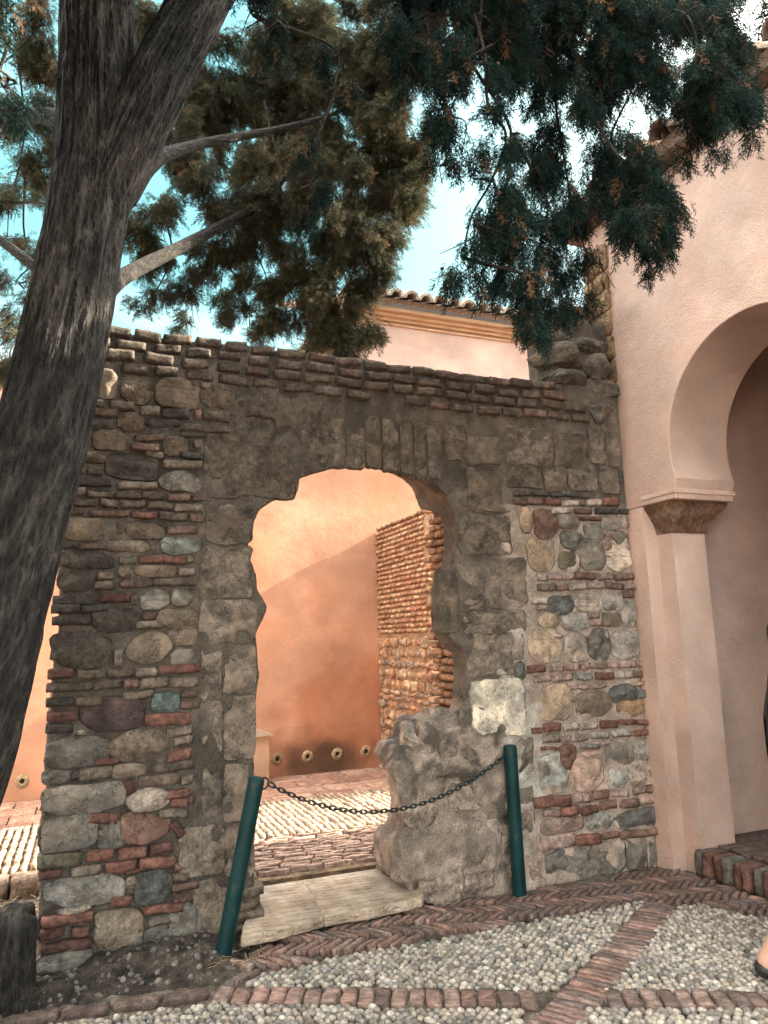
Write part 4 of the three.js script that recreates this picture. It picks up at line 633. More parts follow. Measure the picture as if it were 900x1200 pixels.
// ---------------------------------------------------------------- pavement in front: cobbles, brick bands, herringbone
{
  const pave = structure('pavement'), r = rng(31);
  const inside = (poly, x, z) => { let c = false; for (let i = 0, j = poly.length - 1; i < poly.length; j = i++) { const [a, b] = poly[i], [p, q] = poly[j]; if ((b > z) !== (q > z) && x < (p - a) * (z - b) / (q - b) + a) c = !c; } return c; };
  const bed = new THREE.PlaneGeometry(9, 5.4, 300, 180).rotateX(-Math.PI / 2).translate(2.6, 0, 2.52), bp = bed.attributes.position;
  for (let i = 0; i < bp.count; i++) bp.setY(i, -0.008 + 0.006 * fbm(bp.getX(i) * 9, bp.getZ(i) * 9, 2, 3));
  bed.computeVertexNormals();
  mesh('mortar_bed', finish(bed, (x, y, z) => mix3([0.2, 0.165, 0.14], [0.3, 0.25, 0.215], clamp(0.5 + 1.5 * fbm(x * 4, z * 4, 7, 4))), 2), M.soil, pave);
  const cob1 = [[0.76, 0.6], [0.86, 0.5], [1.09, 0.49], [1.33, 0.455], [1.56, 0.49], [1.8, 0.495], [2.05, 0.51], [2.35, 0.5], [2.78, 0.52], [3.2, 0.52], [2.568, 0.93], [2.05, 1.235], [1.73, 1.08], [1.169, 0.795]];
  const cob2 = [[3.29, 0.67], [3.43, 0.71], [3.5, 0.92], [3.75, 1.2], [4.0, 1.6], [2.89, 1.66], [2.245, 1.34], [2.68, 1.06]];
  const below = [[-0.4, 0.55], [0.31, 0.645], [0.61, 0.69], [1.11, 0.96], [1.65, 1.235], [1.83, 1.32], [1.6, 1.55], [1.2, 2.4], [-0.6, 2.0]];
  const below2 = [[2.06, 1.43], [2.76, 1.765], [3.8, 2.2], [3.4, 3.4], [1.7, 2.6], [1.84, 1.62]];
  // pebbles set on end, close together
  const peb = [0, 1, 2, 3].map((k) => { const g = new THREE.IcosahedronGeometry(1, 2), p = g.attributes.position; for (let i = 0; i < p.count; i++) { const x = p.getX(i), y = p.getY(i), z = p.getZ(i), n = 1 + 0.13 * vnoise(x * 1.4 + k * 9, y * 1.4, z * 1.4); p.setXYZ(i, x * n, y * n, z * n); } return boxUV(smooth(g), k, 0.03); });
  const tones = [[0.5, 0.455, 0.4], [0.42, 0.39, 0.355], [0.54, 0.485, 0.41], [0.31, 0.295, 0.28], [0.45, 0.38, 0.32], [0.6, 0.56, 0.5]].map((c) => std({ color: new THREE.Color(...c), map: stoneGrain, roughness: 0.6 }));
  const spots = [];
  for (const [poly, turn] of [[cob1, 0.35], [cob2, 0.9], [below, 0.44], [below2, 0.44]]) {
    const dx = 0.0365, dz = 0.0325, c = Math.cos(turn), s = Math.sin(turn);
    for (let a = -70; a < 150; a++) for (let b = -105; b < 130; b++) {
      const u = (a + (b % 2) * 0.5 + (r() - 0.5) * 0.42) * dx, v = (b + (r() - 0.5) * 0.42) * dz, x = 1.2 + u * c - v * s, z = 0.9 + u * s + v * c;
      if (inside(poly, x, z) && r() > 0.012) spots.push({ x, z, turn: turn + (r() - 0.5) * 1.2, sx: 0.0165 + 0.006 * r(), sz: 0.0135 + 0.005 * r(), sy: 0.014 + 0.007 * r(), k: Math.floor(r() * 4), t: Math.floor(r() * 6), y: 0.004 * r(), tilt: (r() - 0.5) * 0.5 });
    }
  }
  const vis = (p) => { const q = new THREE.Vector3(p.x, 0, p.z).project(camera); return Math.abs(q.x) < 1 && Math.abs(q.y) < 1 && q.z < 1 ? 1 : 0; };
  camera.aspect = 0.75; camera.updateMatrixWorld(); camera.updateProjectionMatrix();
  spots.sort((p, q) => vis(q) - vis(p) || Math.hypot(p.x, p.z - 4.36) - Math.hypot(q.x, q.z - 4.36));
  const put = (o, p) => { o.position.set(p.x, p.y, p.z); o.rotation.set(p.tilt, -p.turn, p.tilt * 0.7, 'YXZ'); o.scale.set(p.sx, p.sy, p.sz); };
  spots.slice(0, 300).forEach((p) => put(mesh('cobble', peb[p.k], tones[p.t], pave), p));
  const rest = spots.slice(300), dummy = new THREE.Object3D(), stuffMat = std({ map: stoneGrain, roughness: 0.6 });
  for (let k = 0; k < 4; k++) { const l = rest.filter((p) => p.k === k), im = new THREE.InstancedMesh(peb[k], stuffMat, l.length); l.forEach((p, i) => { put(dummy, p); dummy.updateMatrix(); im.setMatrixAt(i, dummy.matrix); im.setColorAt(i, tones[p.t].color); }); im.name = 'cobbles'; im.castShadow = im.receiveShadow = true; im.userData = { kind: 'stuff' }; pave.add(im); }
  // bricks
  let nb = 0; const more = [];
  const bricks = [0, 1, 2, 3, 4, 5].map((k) => brickGeo(0.16, 0.04, 0.06, k + 5000, 0.7, [6, 3, 2], 0.13).rotateX(-Math.PI / 2));
  const laid = [0, 1, 2, 3, 4, 5].map((k) => [[0.36, 0.22, 0.18], [0.42, 0.26, 0.215], [0.28, 0.185, 0.155], [0.37, 0.26, 0.22], [0.45, 0.31, 0.26], [0.26, 0.19, 0.17]].map((c, j) => finish(bricks[k].clone(), mottle(c, k * 6 + j, 0.28, 14), k * 6 + j)));
  const layB = (x, y, z, turn, sx, sz, tone) => {
    const geo = laid[Math.floor(r() * 6)][tone ?? Math.floor(r() * 6)];
    if (nb < 290) { const p = mesh('brick', geo, M.brick, pave); p.position.set(x, y, z); p.rotation.set((r() - 0.5) * 0.05, turn, (r() - 0.5) * 0.04); p.scale.set(sx / 0.16, 1, sz / 0.04); nb++; }
    else { dummy.position.set(x, y, z); dummy.rotation.set(0, turn, 0); dummy.scale.set(sx / 0.16, 1, sz / 0.04); dummy.updateMatrix(); more.push(geo.clone().applyMatrix4(dummy.matrix)); }
  };
  // a band of headers across the foreground, bending at its left end
  const band = (pts, wide, pitch, tone) => { for (let i = 0; i < pts.length - 1; i++) { const [ax, az] = pts[i], [bx, bz] = pts[i + 1], l = Math.hypot(bx - ax, bz - az), n = Math.round(l / pitch), a = Math.atan2(bz - az, bx - ax); for (let k = 0; k < n; k++) { const t = (k + 0.5) / n; layB(mix(ax, bx, t), -0.018 + 0.006 * r(), mix(az, bz, t), -a + Math.PI / 2 + (r() - 0.5) * 0.06, wide * (0.94 + 0.06 * r()), l / n * 0.88, tone); } } };
  band([[0.62, 0.615], [1.14, 0.872], [1.69, 1.152], [1.93, 1.265]], 0.15, 0.078);
  band([[2.2, 1.395], [2.81, 1.7], [3.6, 2.1]], 0.15, 0.078);
  band([[3.24, 0.6], [2.64, 0.995], [2.14, 1.32], [1.75, 1.57], [1.55, 1.75]], 0.2, 0.047);
  // herringbone between the threshold and the cobbles and along the wall
  const hb = [[0.72, 0.56], [0.8, 0.3], [0.9, 0.21], [1.06, 0.18], [1.3, 0.12], [1.6, 0.12], [1.93, 0.1], [2.02, 0.02], [2.6, 0.07], [3.2, 0.07], [3.74, 0.06], [3.76, 0.3], [3.83, 0.4], [3.84, 1.2], [3.56, 0.9], [3.48, 0.68], [3.28, 0.56], [2.78, 0.475], [2.35, 0.455], [2.05, 0.465], [1.8, 0.455], [1.56, 0.45], [1.33, 0.415], [1.09, 0.45], [0.86, 0.465]];
  const W = 0.043, N = 4, ta = -0.56, ca = Math.cos(ta), sa = Math.sin(ta), at = (u, v) => [1.3 + u * ca - v * sa, 0.4 + u * sa + v * ca];
  for (let k = -90; k < 90; k++) for (let j = -20; j < 20; j++) {
    for (const v of [0, 1]) {
      const u0 = (k + 2 * N * j) * W, w0 = k * W, [x, z] = v ? at(u0 - W / 2, w0 + N * W / 2) : at(u0 + N * W / 2, w0 + W / 2);
      if (!inside(hb, x, z)) continue;
      const worn = sstep(1.9, 2.5, x), crisp = x < 2.0 ? 1 : 0;
      layB(x, -0.016 + (crisp ? 0.014 * r() : 0.006 * r() - 0.004) - 0.003 * worn + (x < 2.0 ? 0.014 * sstep(0.42, 0.2, z) : 0), z, -ta + (v ? -Math.PI / 2 : 0) + (r() - 0.5) * 0.05, N * W * 0.92, W * (crisp ? 0.72 : 0.86), worn > 0.5 ? [0, 2, 5, 2][Math.floor(r() * 4)] : undefined);
    }
  }
  if (more.length) mesh('brickwork', mergeGeometries(more), M.brick, pave).userData = { kind: 'stuff' };
  // the row of flat bricks that edges the bare earth on the left
  for (let x = -0.45, i = 0; x < 0.45; i++) { const w = 0.2, g = brickGeo(w, 0.09, 0.06, i + 5600, 2, [5, 3, 2]).rotateX(-Math.PI / 2); const p = mesh('brick', finish(g, mottle([0.2, 0.135, 0.115], i, 0.3), i), M.brick, pave); p.position.set(x + w / 2, -0.012, 0.5 + 0.12 * (x + 0.1)); p.rotation.y = -0.13; x += w + 0.012; }
}

// ---------------------------------------------------------------- two posts and the chain between them
const postGeo = () => { const g = new THREE.LatheGeometry([[0, 0.905], [0.034, 0.905], [0.041, 0.898], [0.043, 0.885], [0.043, -0.06], [0, -0.06]].map((p) => new THREE.Vector2(...p)), 32); return boxUV(smooth(g), 1); };
const pl = mesh('barrier_post', postGeo(), M.post); pl.position.set(0.71, 0, 0.26); pl.rotation.z = -0.2;
pl.userData = { label: 'dark green steel post leaning to the right, left of the doorway', category: 'bollard' };
const pr = mesh('barrier_post', postGeo(), M.post); pr.position.set(2.57, 0, 0.1); pr.rotation.z = 0.015;
pr.userData = { label: 'upright dark green steel post in front of the broken masonry right of the doorway', category: 'bollard' };
{
  const t = thing('chain', 'dark iron chain hanging in a curve between the two green posts', 'chain');
  const a = new THREE.Vector3(0.955, 0.845, 0.262), b = new THREE.Vector3(2.5, 0.835, 0.1), pts = [];
  const n = 200, sag = 0.225; for (let i = 0; i <= n; i++) { const t = i / n, p = a.clone().lerp(b, t); p.y -= sag * 4 * t * (1 - t) * (1 + 0.12 * (0.5 - t)); pts.push(p); }
  const curve = new THREE.CatmullRomCurve3(pts), len = curve.getLength(), pitch = 0.033, m = Math.round(len / pitch);
  const link = (() => { const s = new THREE.CurvePath(), P = []; for (let i = 0; i < 28; i++) { const q = i / 28 * 2 * Math.PI, c = Math.cos(q), d = Math.sin(q); P.push(new THREE.Vector3(Math.sign(c) * 0.0125 + c * 0.0095, d * 0.0095, 0)); } return new THREE.TubeGeometry(new THREE.CatmullRomCurve3(P, true), 36, 0.0042, 7, true); })();
  for (let i = 0; i < m; i++) { const q = (i + 0.5) / m, p = curve.getPointAt(q), d = curve.getTangentAt(q), l = mesh('link', link, M.iron, t); l.position.copy(p); l.quaternion.setFromUnitVectors(new THREE.Vector3(1, 0, 0), d); l.rotateX((i % 2 ? Math.PI / 2 : 0) + 0.25 * vnoise(i * 0.7, 1, 0)); }
  for (const [x, y, z] of [[0.927, 0.85, 0.262], [2.523, 0.845, 0.1]]) { const q = mesh('ring', new THREE.TorusGeometry(0.028, 0.0048, 8, 32), M.iron, t); q.position.set(x, y, z); q.rotation.y = 0.3; }
}

// ---------------------------------------------------------------- the old cypress
const tree = thing('cypress_tree', 'old leaning cypress with a thick ridged trunk and drooping dark foliage over the wall', 'tree', [0, 0, 0]);
{
  const trunkTube = (pts, radii, seg, s) => {
    const curve = new THREE.CatmullRomCurve3(pts.map((p) => new THREE.Vector3(...p))), R = 150, P = [], U = [], I = [], L = curve.getLength();
    const fr = curve.computeFrenetFrames(seg, false); let nrm = new THREE.Vector3(1, 0, 0);
    for (let i = 0; i <= seg; i++) {
      const t = i / seg, c = curve.getPointAt(t), tan = curve.getTangentAt(t), q = t * (radii.length - 1), a = Math.min(radii.length - 2, Math.floor(q)), r0 = mix(radii[a], radii[a + 1], sstep(0, 1, q - a));
      nrm = nrm.clone().addScaledVector(tan, -nrm.dot(tan)).normalize(); const bin = new THREE.Vector3().crossVectors(tan, nrm), v = t * L;
      for (let j = 0; j <= R; j++) {
        const th = (j % R) / R * 2 * Math.PI, ct = Math.cos(th), st = Math.sin(th);
        const lobe = 1 + 0.1 * fbm(ct * 1.2 + s, st * 1.2, v * 0.8, 2) + 0.05 * vnoise(ct * 2.5, st * 2.5 + s, v * 0.7);
        const strip = ridge(ct * 13 + 0.5 * vnoise(v * 3, 2, s), st * 13 - s, v * 2.3, 2) - 0.35, fur = ridge(ct * 6.5 + 0.25 * vnoise(v * 4, 1, s), st * 6.5 + s, v * 1.6, 3) - 0.35, knot = Math.exp(-(((v - 3.0) / 0.1) ** 2 + ((th - 4.3) / 0.4) ** 2)) * 0.02;
        const rr = r0 * lobe + 0.018 * fur + 0.012 * strip + 0.004 * vnoise(ct * 22 + s, st * 22, v * 7) + knot;
        const p = c.clone().addScaledVector(nrm, ct * rr).addScaledVector(bin, st * rr); P.push(p.x, p.y, p.z); U.push(j / R * 2 * Math.PI * r0, v);
      }
    }
    for (let i = 0; i < seg; i++) for (let j = 0; j < R; j++) { const a = i * (R + 1) + j, b = a + R + 1; I.push(a, a + 1, b, b, a + 1, b + 1); }
    const g = new THREE.BufferGeometry(); g.setAttribute('position', new THREE.Float32BufferAttribute(P, 3)); g.setAttribute('uv', new THREE.Float32BufferAttribute(U, 2)); g.setIndex(I); g.computeVertexNormals();
    return paint(g, (x, y, z) => { const f = fbm(x * 6, y * 1.8, z * 6, 4), h = fbm(x * 26, y * 3, z * 26, 3); return mix3([0.13, 0.118, 0.11], [0.04, 0.039, 0.04], clamp(0.5 + 1.3 * f)).map((v) => v * (1 + 0.5 * h)); });
  };
  const Z = 0.72;
  mesh('trunk', trunkTube([[-0.86, -0.3, Z], [-0.74, 0.25, Z], [-0.6, 0.75, Z], [-0.465, 1.25, Z], [-0.325, 2.05, Z], [-0.225, 2.55, Z], [-0.135, 3.17, Z], [-0.085, 3.6, Z - 0.02], [-0.05, 4.0, Z - 0.03], [-0.045, 4.5, Z - 0.03], [-0.06, 5.1, Z], [-0.02, 6.4, Z + 0.1], [0.1, 8.2, Z + 0.1]], [0.3, 0.25, 0.215, 0.2, 0.195, 0.19, 0.188, 0.185, 0.165, 0.15, 0.145, 0.11, 0.06], 420, 1), M.bark, tree);
  mesh('limb', trunkTube([[-0.1, 3.4, Z], [-0.02, 3.75, Z + 0.01], [0.1, 4.1, Z + 0.02], [0.3, 4.64, Z + 0.06], [0.5, 5.12, Z + 0.12], [0.78, 5.7, Z + 0.22], [1.15, 6.25, Z + 0.35], [1.6, 6.7, Z + 0.5]], [0.1, 0.15, 0.155, 0.145, 0.135, 0.12, 0.095, 0.06], 200, 7), M.bark, tree);
  const F = {
near: [
  [{p:[1.42,4.43,2.08],r:0.214},{p:[1.42,4.14,2.04],r:0.178},{p:[1.39,3.94,1.98],r:0.107},{p:[1.35,3.74,1.91],r:0.093},{p:[1.30,3.53,1.91],r:0.063}],
  [{p:[1.41,3.94,2.08],r:0.087},{p:[1.45,3.70,2.09],r:0.069},{p:[1.50,3.56,2.12],r:0.061},{p:[1.45,3.43,2.00],r:0.121},{p:[1.40,3.26,1.96],r:0.139},{p:[1.39,3.14,1.89],r:0.088},{p:[1.44,3.05,1.90],r:0.063}],
  [{p:[1.67,3.77,1.87],r:0.068},{p:[1.66,3.45,1.79],r:0.121},{p:[1.72,3.28,1.73],r:0.096},{p:[1.66,3.17,1.68],r:0.054}],
  [{p:[1.83,3.69,1.79],r:0.098},{p:[1.86,3.51,1.83],r:0.116},{p:[1.85,3.33,1.76],r:0.148},{p:[1.90,3.19,1.74],r:0.129},{p:[1.87,3.02,1.72],r:0.070}],
  [{p:[1.69,3.02,2.01],r:0.105},{p:[1.62,2.89,1.96],r:0.077},{p:[1.65,2.84,1.94],r:0.053}],
  [{p:[1.95,4.14,1.83],r:0.120},{p:[2.00,3.97,1.77],r:0.142},{p:[2.02,3.80,1.76],r:0.121},{p:[2.09,3.58,1.71],r:0.123},{p:[2.17,3.34,1.70],r:0.122},{p:[2.21,3.22,1.64],r:0.050}],
  [{p:[2.08,4.31,2.00],r:0.196},{p:[2.08,4.04,2.00],r:0.135},{p:[2.03,3.87,1.98],r:0.096}],
  [{p:[2.28,4.45,2.01],r:0.221},{p:[2.30,4.19,1.95],r:0.202},{p:[2.22,3.86,1.89],r:0.152},{p:[2.27,3.68,1.87],r:0.140},{p:[2.21,3.53,1.83],r:0.100}],
  [{p:[2.06,3.58,2.11],r:0.110},{p:[2.17,3.51,2.13],r:0.110},{p:[2.23,3.39,2.08],r:0.119},{p:[2.33,3.46,2.11],r:0.067}],
  [{p:[2.43,3.56,1.87],r:0.122},{p:[2.46,3.43,1.79],r:0.091},{p:[2.48,3.31,1.76],r:0.041}],
  [{p:[2.14,3.32,2.17],r:0.089},{p:[2.09,3.31,2.09],r:0.073},{p:[2.10,3.26,2.03],r:0.030}],
  [{p:[2.37,4.30,2.22],r:0.209},{p:[2.42,4.04,2.23],r:0.188},{p:[2.39,3.89,2.15],r:0.114},{p:[2.42,3.68,2.11],r:0.046}],
  [{p:[2.28,3.89,2.36],r:0.141},{p:[2.41,3.89,2.37],r:0.125},{p:[2.50,3.78,2.32],r:0.102},{p:[2.42,3.66,2.32],r:0.050}],
  [{p:[2.63,4.09,2.19],r:0.117},{p:[2.71,3.99,2.25],r:0.097},{p:[2.71,3.82,2.24],r:0.038}],
  [{p:[1.58,4.43,1.78],r:0.119},{p:[1.34,4.39,1.74],r:0.156},{p:[1.28,4.25,1.67],r:0.098},{p:[1.30,4.09,1.71],r:0.069}],
  [{p:[1.83,4.34,1.97],r:0.192},{p:[1.71,4.27,1.86],r:0.098},{p:[1.71,4.16,1.77],r:0.071}],
  [{p:[1.94,4.46,2.08],r:0.228},{p:[1.79,4.29,2.01],r:0.151},{p:[1.77,4.10,2.02],r:0.093}],
  [{p:[1.39,4.16,1.87],r:0.112},{p:[1.30,3.95,1.83],r:0.081},{p:[1.33,3.83,1.84],r:0.055}],
],
left: [
  [{p:[0.78,6.26,-0.92],r:0.375},{p:[0.85,5.88,-0.90],r:0.270},{p:[0.74,5.65,-1.04],r:0.238},{p:[0.51,5.78,-1.08],r:0.305}],
  [{p:[1.37,6.56,-1.06],r:0.437},{p:[1.25,6.19,-1.16],r:0.327},{p:[1.19,5.91,-1.23],r:0.363},{p:[1.40,5.62,-1.20],r:0.291},{p:[1.21,5.49,-1.32],r:0.182}],
  [{p:[1.86,6.33,-0.50],r:0.412},{p:[1.75,6.00,-0.63],r:0.344},{p:[1.78,5.70,-0.73],r:0.417},{p:[1.92,5.36,-0.73],r:0.382},{p:[2.12,5.34,-0.65],r:0.277},{p:[2.25,5.46,-0.60],r:0.209}],
  [{p:[2.05,6.17,-0.08],r:0.259},{p:[2.02,5.83,-0.21],r:0.261},{p:[2.07,5.58,-0.25],r:0.229},{p:[2.20,5.38,-0.24],r:0.131}],
  [{p:[0.45,5.20,-0.71],r:0.219},{p:[0.69,4.89,-0.67],r:0.219},{p:[0.41,4.68,-0.77],r:0.217},{p:[0.27,4.51,-0.87],r:0.124},{p:[0.25,4.34,-0.93],r:0.137}],
  [{p:[1.23,4.91,-0.52],r:0.348},{p:[1.00,4.79,-0.63],r:0.190},{p:[0.83,4.68,-0.74],r:0.178}],
  [{p:[1.85,4.86,-0.56],r:0.332},{p:[2.10,5.04,-0.46],r:0.234},{p:[2.20,5.06,-0.35],r:0.119}],
  [{p:[1.84,4.49,-0.35],r:0.222},{p:[2.00,4.61,-0.33],r:0.160}],
  [{p:[1.09,4.88,-0.74],r:0.195},{p:[1.10,4.57,-0.81],r:0.208},{p:[1.17,4.30,-0.81],r:0.182},{p:[1.11,4.07,-0.85],r:0.155},{p:[1.14,3.93,-0.84],r:0.116}],
  [{p:[1.36,4.81,-0.77],r:0.266},{p:[1.49,4.47,-0.76],r:0.265},{p:[1.41,4.20,-0.83],r:0.224},{p:[1.45,3.99,-0.88],r:0.172}],
  [{p:[1.59,4.45,-0.42],r:0.239},{p:[1.58,4.18,-0.50],r:0.253},{p:[1.64,3.92,-0.50],r:0.201},{p:[1.75,3.78,-0.44],r:0.150},{p:[1.68,3.74,-0.52],r:0.101}],
  [{p:[1.87,4.39,-0.47],r:0.194},{p:[1.94,4.22,-0.46],r:0.129},{p:[1.86,4.08,-0.55],r:0.168},{p:[1.91,3.86,-0.51],r:0.090}],
  [{p:[0.81,4.59,-0.96],r:0.118},{p:[0.73,4.42,-1.07],r:0.106},{p:[0.65,4.23,-1.13],r:0.119},{p:[0.68,4.06,-1.19],r:0.080}],
  [{p:[0.49,4.47,-0.97],r:0.102},{p:[0.41,4.23,-1.06],r:0.090},{p:[0.30,4.09,-1.18],r:0.078}],
  [{p:[0.94,4.77,-0.98],r:0.120},{p:[0.89,4.49,-1.01],r:0.093},{p:[0.88,4.26,-1.06],r:0.066}],
  [{p:[0.99,4.30,-0.88],r:0.104},{p:[0.99,4.13,-0.95],r:0.091}],
  [{p:[2.10,5.94,-0.05],r:0.256},{p:[2.22,6.22,0.01],r:0.258}],
  [{p:[1.49,6.60,-0.68],r:0.347},{p:[1.62,6.31,-0.66],r:0.312},{p:[1.50,5.87,-0.74],r:0.309}],
  [{p:[0.13,6.38,-0.94],r:0.264},{p:[0.32,6.09,-0.88],r:0.197}],
],
behind: [
  [{p:[-0.59,5.66,-0.71],r:0.265},{p:[-0.43,5.83,-0.60],r:0.235},{p:[-0.36,5.53,-0.62],r:0.176}],
  [{p:[-0.56,5.47,-1.25],r:0.258},{p:[-0.57,5.12,-1.25],r:0.223},{p:[-0.37,5.21,-1.21],r:0.180},{p:[-0.33,5.62,-1.17],r:0.195}],
  [{p:[-0.53,4.66,-1.49],r:0.092},{p:[-0.41,4.59,-1.51],r:0.106},{p:[-0.59,4.42,-1.67],r:0.147},{p:[-0.43,4.31,-1.59],r:0.119},{p:[-0.52,4.06,-1.71],r:0.173},{p:[-0.40,4.11,-1.69],r:0.121}],
  [{p:[-0.59,3.69,-1.39],r:0.162},{p:[-0.50,3.55,-1.35],r:0.149},{p:[-0.55,3.36,-1.38],r:0.099}],
  [{p:[-0.34,4.53,-0.66],r:0.080},{p:[-0.30,4.31,-0.69],r:0.080}],
  [{p:[-0.60,4.62,-0.90],r:0.118},{p:[-0.59,4.36,-0.89],r:0.082}],
],
corner: [
  [{p:[-0.31,3.20,2.56],r:0.125},{p:[-0.25,3.12,2.51],r:0.086},{p:[-0.24,3.05,2.45],r:0.057},{p:[-0.23,3.00,2.40],r:0.036}],
],
topmass: [
  [{p:[1.49,4.97,1.47],r:0.261},{p:[1.87,4.90,1.58],r:0.307},{p:[2.21,4.86,1.76],r:0.325},{p:[2.56,4.78,1.91],r:0.302},{p:[2.86,4.71,1.99],r:0.260}],
  [{p:[1.92,4.63,1.56],r:0.197},{p:[2.31,4.62,1.66],r:0.222},{p:[2.61,4.58,1.76],r:0.200}],
  [{p:[1.68,4.96,1.66],r:0.296},{p:[2.10,5.07,1.80],r:0.343},{p:[2.49,5.06,1.96],r:0.343}],
],
mid: [
  [{p:[0.57,4.42,1.65],r:0.183},{p:[0.57,4.23,1.66],r:0.094},{p:[0.68,4.16,1.68],r:0.080}],
  [{p:[0.82,3.69,1.62],r:0.059},{p:[0.85,3.55,1.57],r:0.067},{p:[0.84,3.47,1.49],r:0.045}],
  [{p:[0.90,4.14,1.65],r:0.067},{p:[0.92,3.95,1.69],r:0.051}],
],
  };
  // boughs, and twigs that carry the foliage
  const bough = (pts, rad) => mesh('branch', paint(tubeGeo(pts, rad, 9), mottle([0.045, 0.037, 0.031], pts[0][0] * 9, 0.3, 12)), M.bark, tree);
  bough([[0.12, 3.89, 0.62], [0.26, 4.30, 0.37], [0.54, 4.73, 0.01], [1.18, 5.23, -0.29], [1.69, 5.63, -0.45], [2.06, 5.96, -0.46]], [0.05, 0.044, 0.034, 0.024, 0.014, 0.005]);
  bough([[0.02, 3.38, 0.54], [0.15, 3.68, 0.21], [0.54, 4.22, -0.30], [1.07, 4.81, -0.64], [1.36, 5.21, -0.77], [1.85, 5.56, -0.73]], [0.05, 0.046, 0.04, 0.032, 0.02, 0.006]);
  bough([[0.5, 5.12, 0.8], [1.0, 5.25, 1.0], [1.55, 5.2, 1.2], [1.62, 4.75, 1.28], [1.64, 4.4, 1.3]], [0.06, 0.05, 0.04, 0.03, 0.02]);
  bough([[0.78, 5.7, 0.9], [1.5, 5.75, 1.2], [2.1, 5.55, 1.4], [2.5, 5.2, 1.5]], [0.06, 0.05, 0.035, 0.018]);
  bough([[-0.06, 4.2, 0.7], [-0.3, 4.5, 0.3], [-0.6, 4.75, -0.2], [-0.95, 4.85, -0.6]], [0.05, 0.045, 0.03, 0.015]);
  bough([[-0.1, 3.3, 0.6], [-0.4, 3.7, 0.2], [-0.7, 4.1, -0.2], [-1.0, 4.6, -0.5]], [0.03, 0.028, 0.022, 0.012]);
  const r = rng(41), V = (a) => new THREE.Vector3(...a);
  // one drooping spray: a stem with alternate twiglets, each feathered with scale leaves
  const spray = (s) => {
    const P = [], I = [], q = rng(s), blade = (a, d, l, w) => { const side = new THREE.Vector3(q() - 0.5, q() - 0.5, q() - 0.5).cross(d).normalize().multiplyScalar(w / 2), m = a.clone().addScaledVector(d, l * 0.45), e = a.clone().addScaledVector(d, l), k = P.length / 3; for (const v of [a.clone().addScaledVector(side, 0.5), m.clone().add(side), e, m.clone().sub(side)]) P.push(v.x, v.y, v.z); I.push(k, k + 1, k + 2, k, k + 2, k + 3); };
    const a = new THREE.Vector3(), d = new THREE.Vector3(0, -1, 0), L = 0.13, n = 13;
    for (let i = 0; i < n; i++) {
      const t = i / n, base = new THREE.Vector3(Math.sin(t * 2 + s) * 0.006, -t * L, Math.cos(t * 2 + s) * 0.006), phi = i * 2.4 + q(), sp = 0.75 - 0.35 * t;
      blade(base, d, L / n * 1.5, 0.0042);
      const td = new THREE.Vector3(Math.cos(phi) * sp, -0.75, Math.sin(phi) * sp).normalize(), l = 0.05 * (1 - 0.55 * t) * (0.7 + 0.6 * q());
      blade(base, td, l, 0.0046);
      for (let k = 1; k < 6; k++) { const b2 = base.clone().addScaledVector(td, l * k / 6), ph = k * 2.6 + q() * 2, sd = td.clone().add(new THREE.Vector3(Math.cos(ph), -0.1, Math.sin(ph)).multiplyScalar(0.8)).normalize(); blade(b2, sd, 0.011 + 0.01 * q(), 0.0042); }
    }
    const g = new THREE.BufferGeometry(); g.setAttribute('position', new THREE.Float32BufferAttribute(P, 3)); g.setIndex(I); g.computeVertexNormals(); return g;
  };
  const sprays = [1, 2, 3, 4].map(spray), leaf = new THREE.MeshPhysicalMaterial({ roughness: 0.95, transmission: 0.22, thickness: 0, side: THREE.DoubleSide, specularIntensity: 0.3 });
  const D = new THREE.Object3D(), cones = [], fill = (blobs, density, tint, opt = {}) => {
    const at = [[], [], [], []];
    for (const { p, r: R0 } of blobs) {
      const R = R0 * (opt.swell ?? 1);
      const c = V(p), nC = Math.max(2, Math.round(R * R * 90)), hubs = [];
      for (let i = 0; i < nC; i++) { const v = new THREE.Vector3(r() - 0.5, r() - 0.5, r() - 0.5).normalize().multiplyScalar(R * Math.cbrt(r()) * 0.95); hubs.push(v); }
      const n = Math.round(R * R * density);
      for (let i = 0; i < n; i++) {
        const h = hubs[Math.floor(r() * nC)], g3 = () => (r() + r() + r() - 1.5) * 0.62, S = Math.min(R, 0.16) * (opt.spread ?? 0.8);
        const o = new THREE.Vector3(h.x + g3() * S, h.y + g3() * S * 1.25, h.z + g3() * S), dir = new THREE.Vector3(o.x / R * (opt.out ?? 0.45) + (r() - 0.5) * 0.7, -1 + (opt.lift ?? 0) * r(), o.z / R * (opt.out ?? 0.45) + (r() - 0.5) * 0.7).normalize();
        D.position.copy(c).add(o); D.quaternion.setFromUnitVectors(new THREE.Vector3(0, -1, 0), dir); D.rotateY(r() * 6.28); D.scale.setScalar((opt.size ?? 1) * (0.6 + 0.7 * r())); D.updateMatrix();
        const w = r(), k = 0.7 + 0.6 * r(); let col = mix3(tint[0], tint[1], w); if (r() < (opt.dead ?? 0.05)) col = [0.17, 0.1, 0.055];
        at[Math.floor(r() * 4)].push([D.matrix.clone(), col.map((v) => v * k)]);
        if (r() < 0.012) cones.push(D.position.clone());
      }
    }
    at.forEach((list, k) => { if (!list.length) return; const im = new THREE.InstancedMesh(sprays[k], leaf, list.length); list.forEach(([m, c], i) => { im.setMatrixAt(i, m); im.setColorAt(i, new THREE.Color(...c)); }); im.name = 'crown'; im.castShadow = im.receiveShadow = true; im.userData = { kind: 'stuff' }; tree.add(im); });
  };
  const twigs = [];
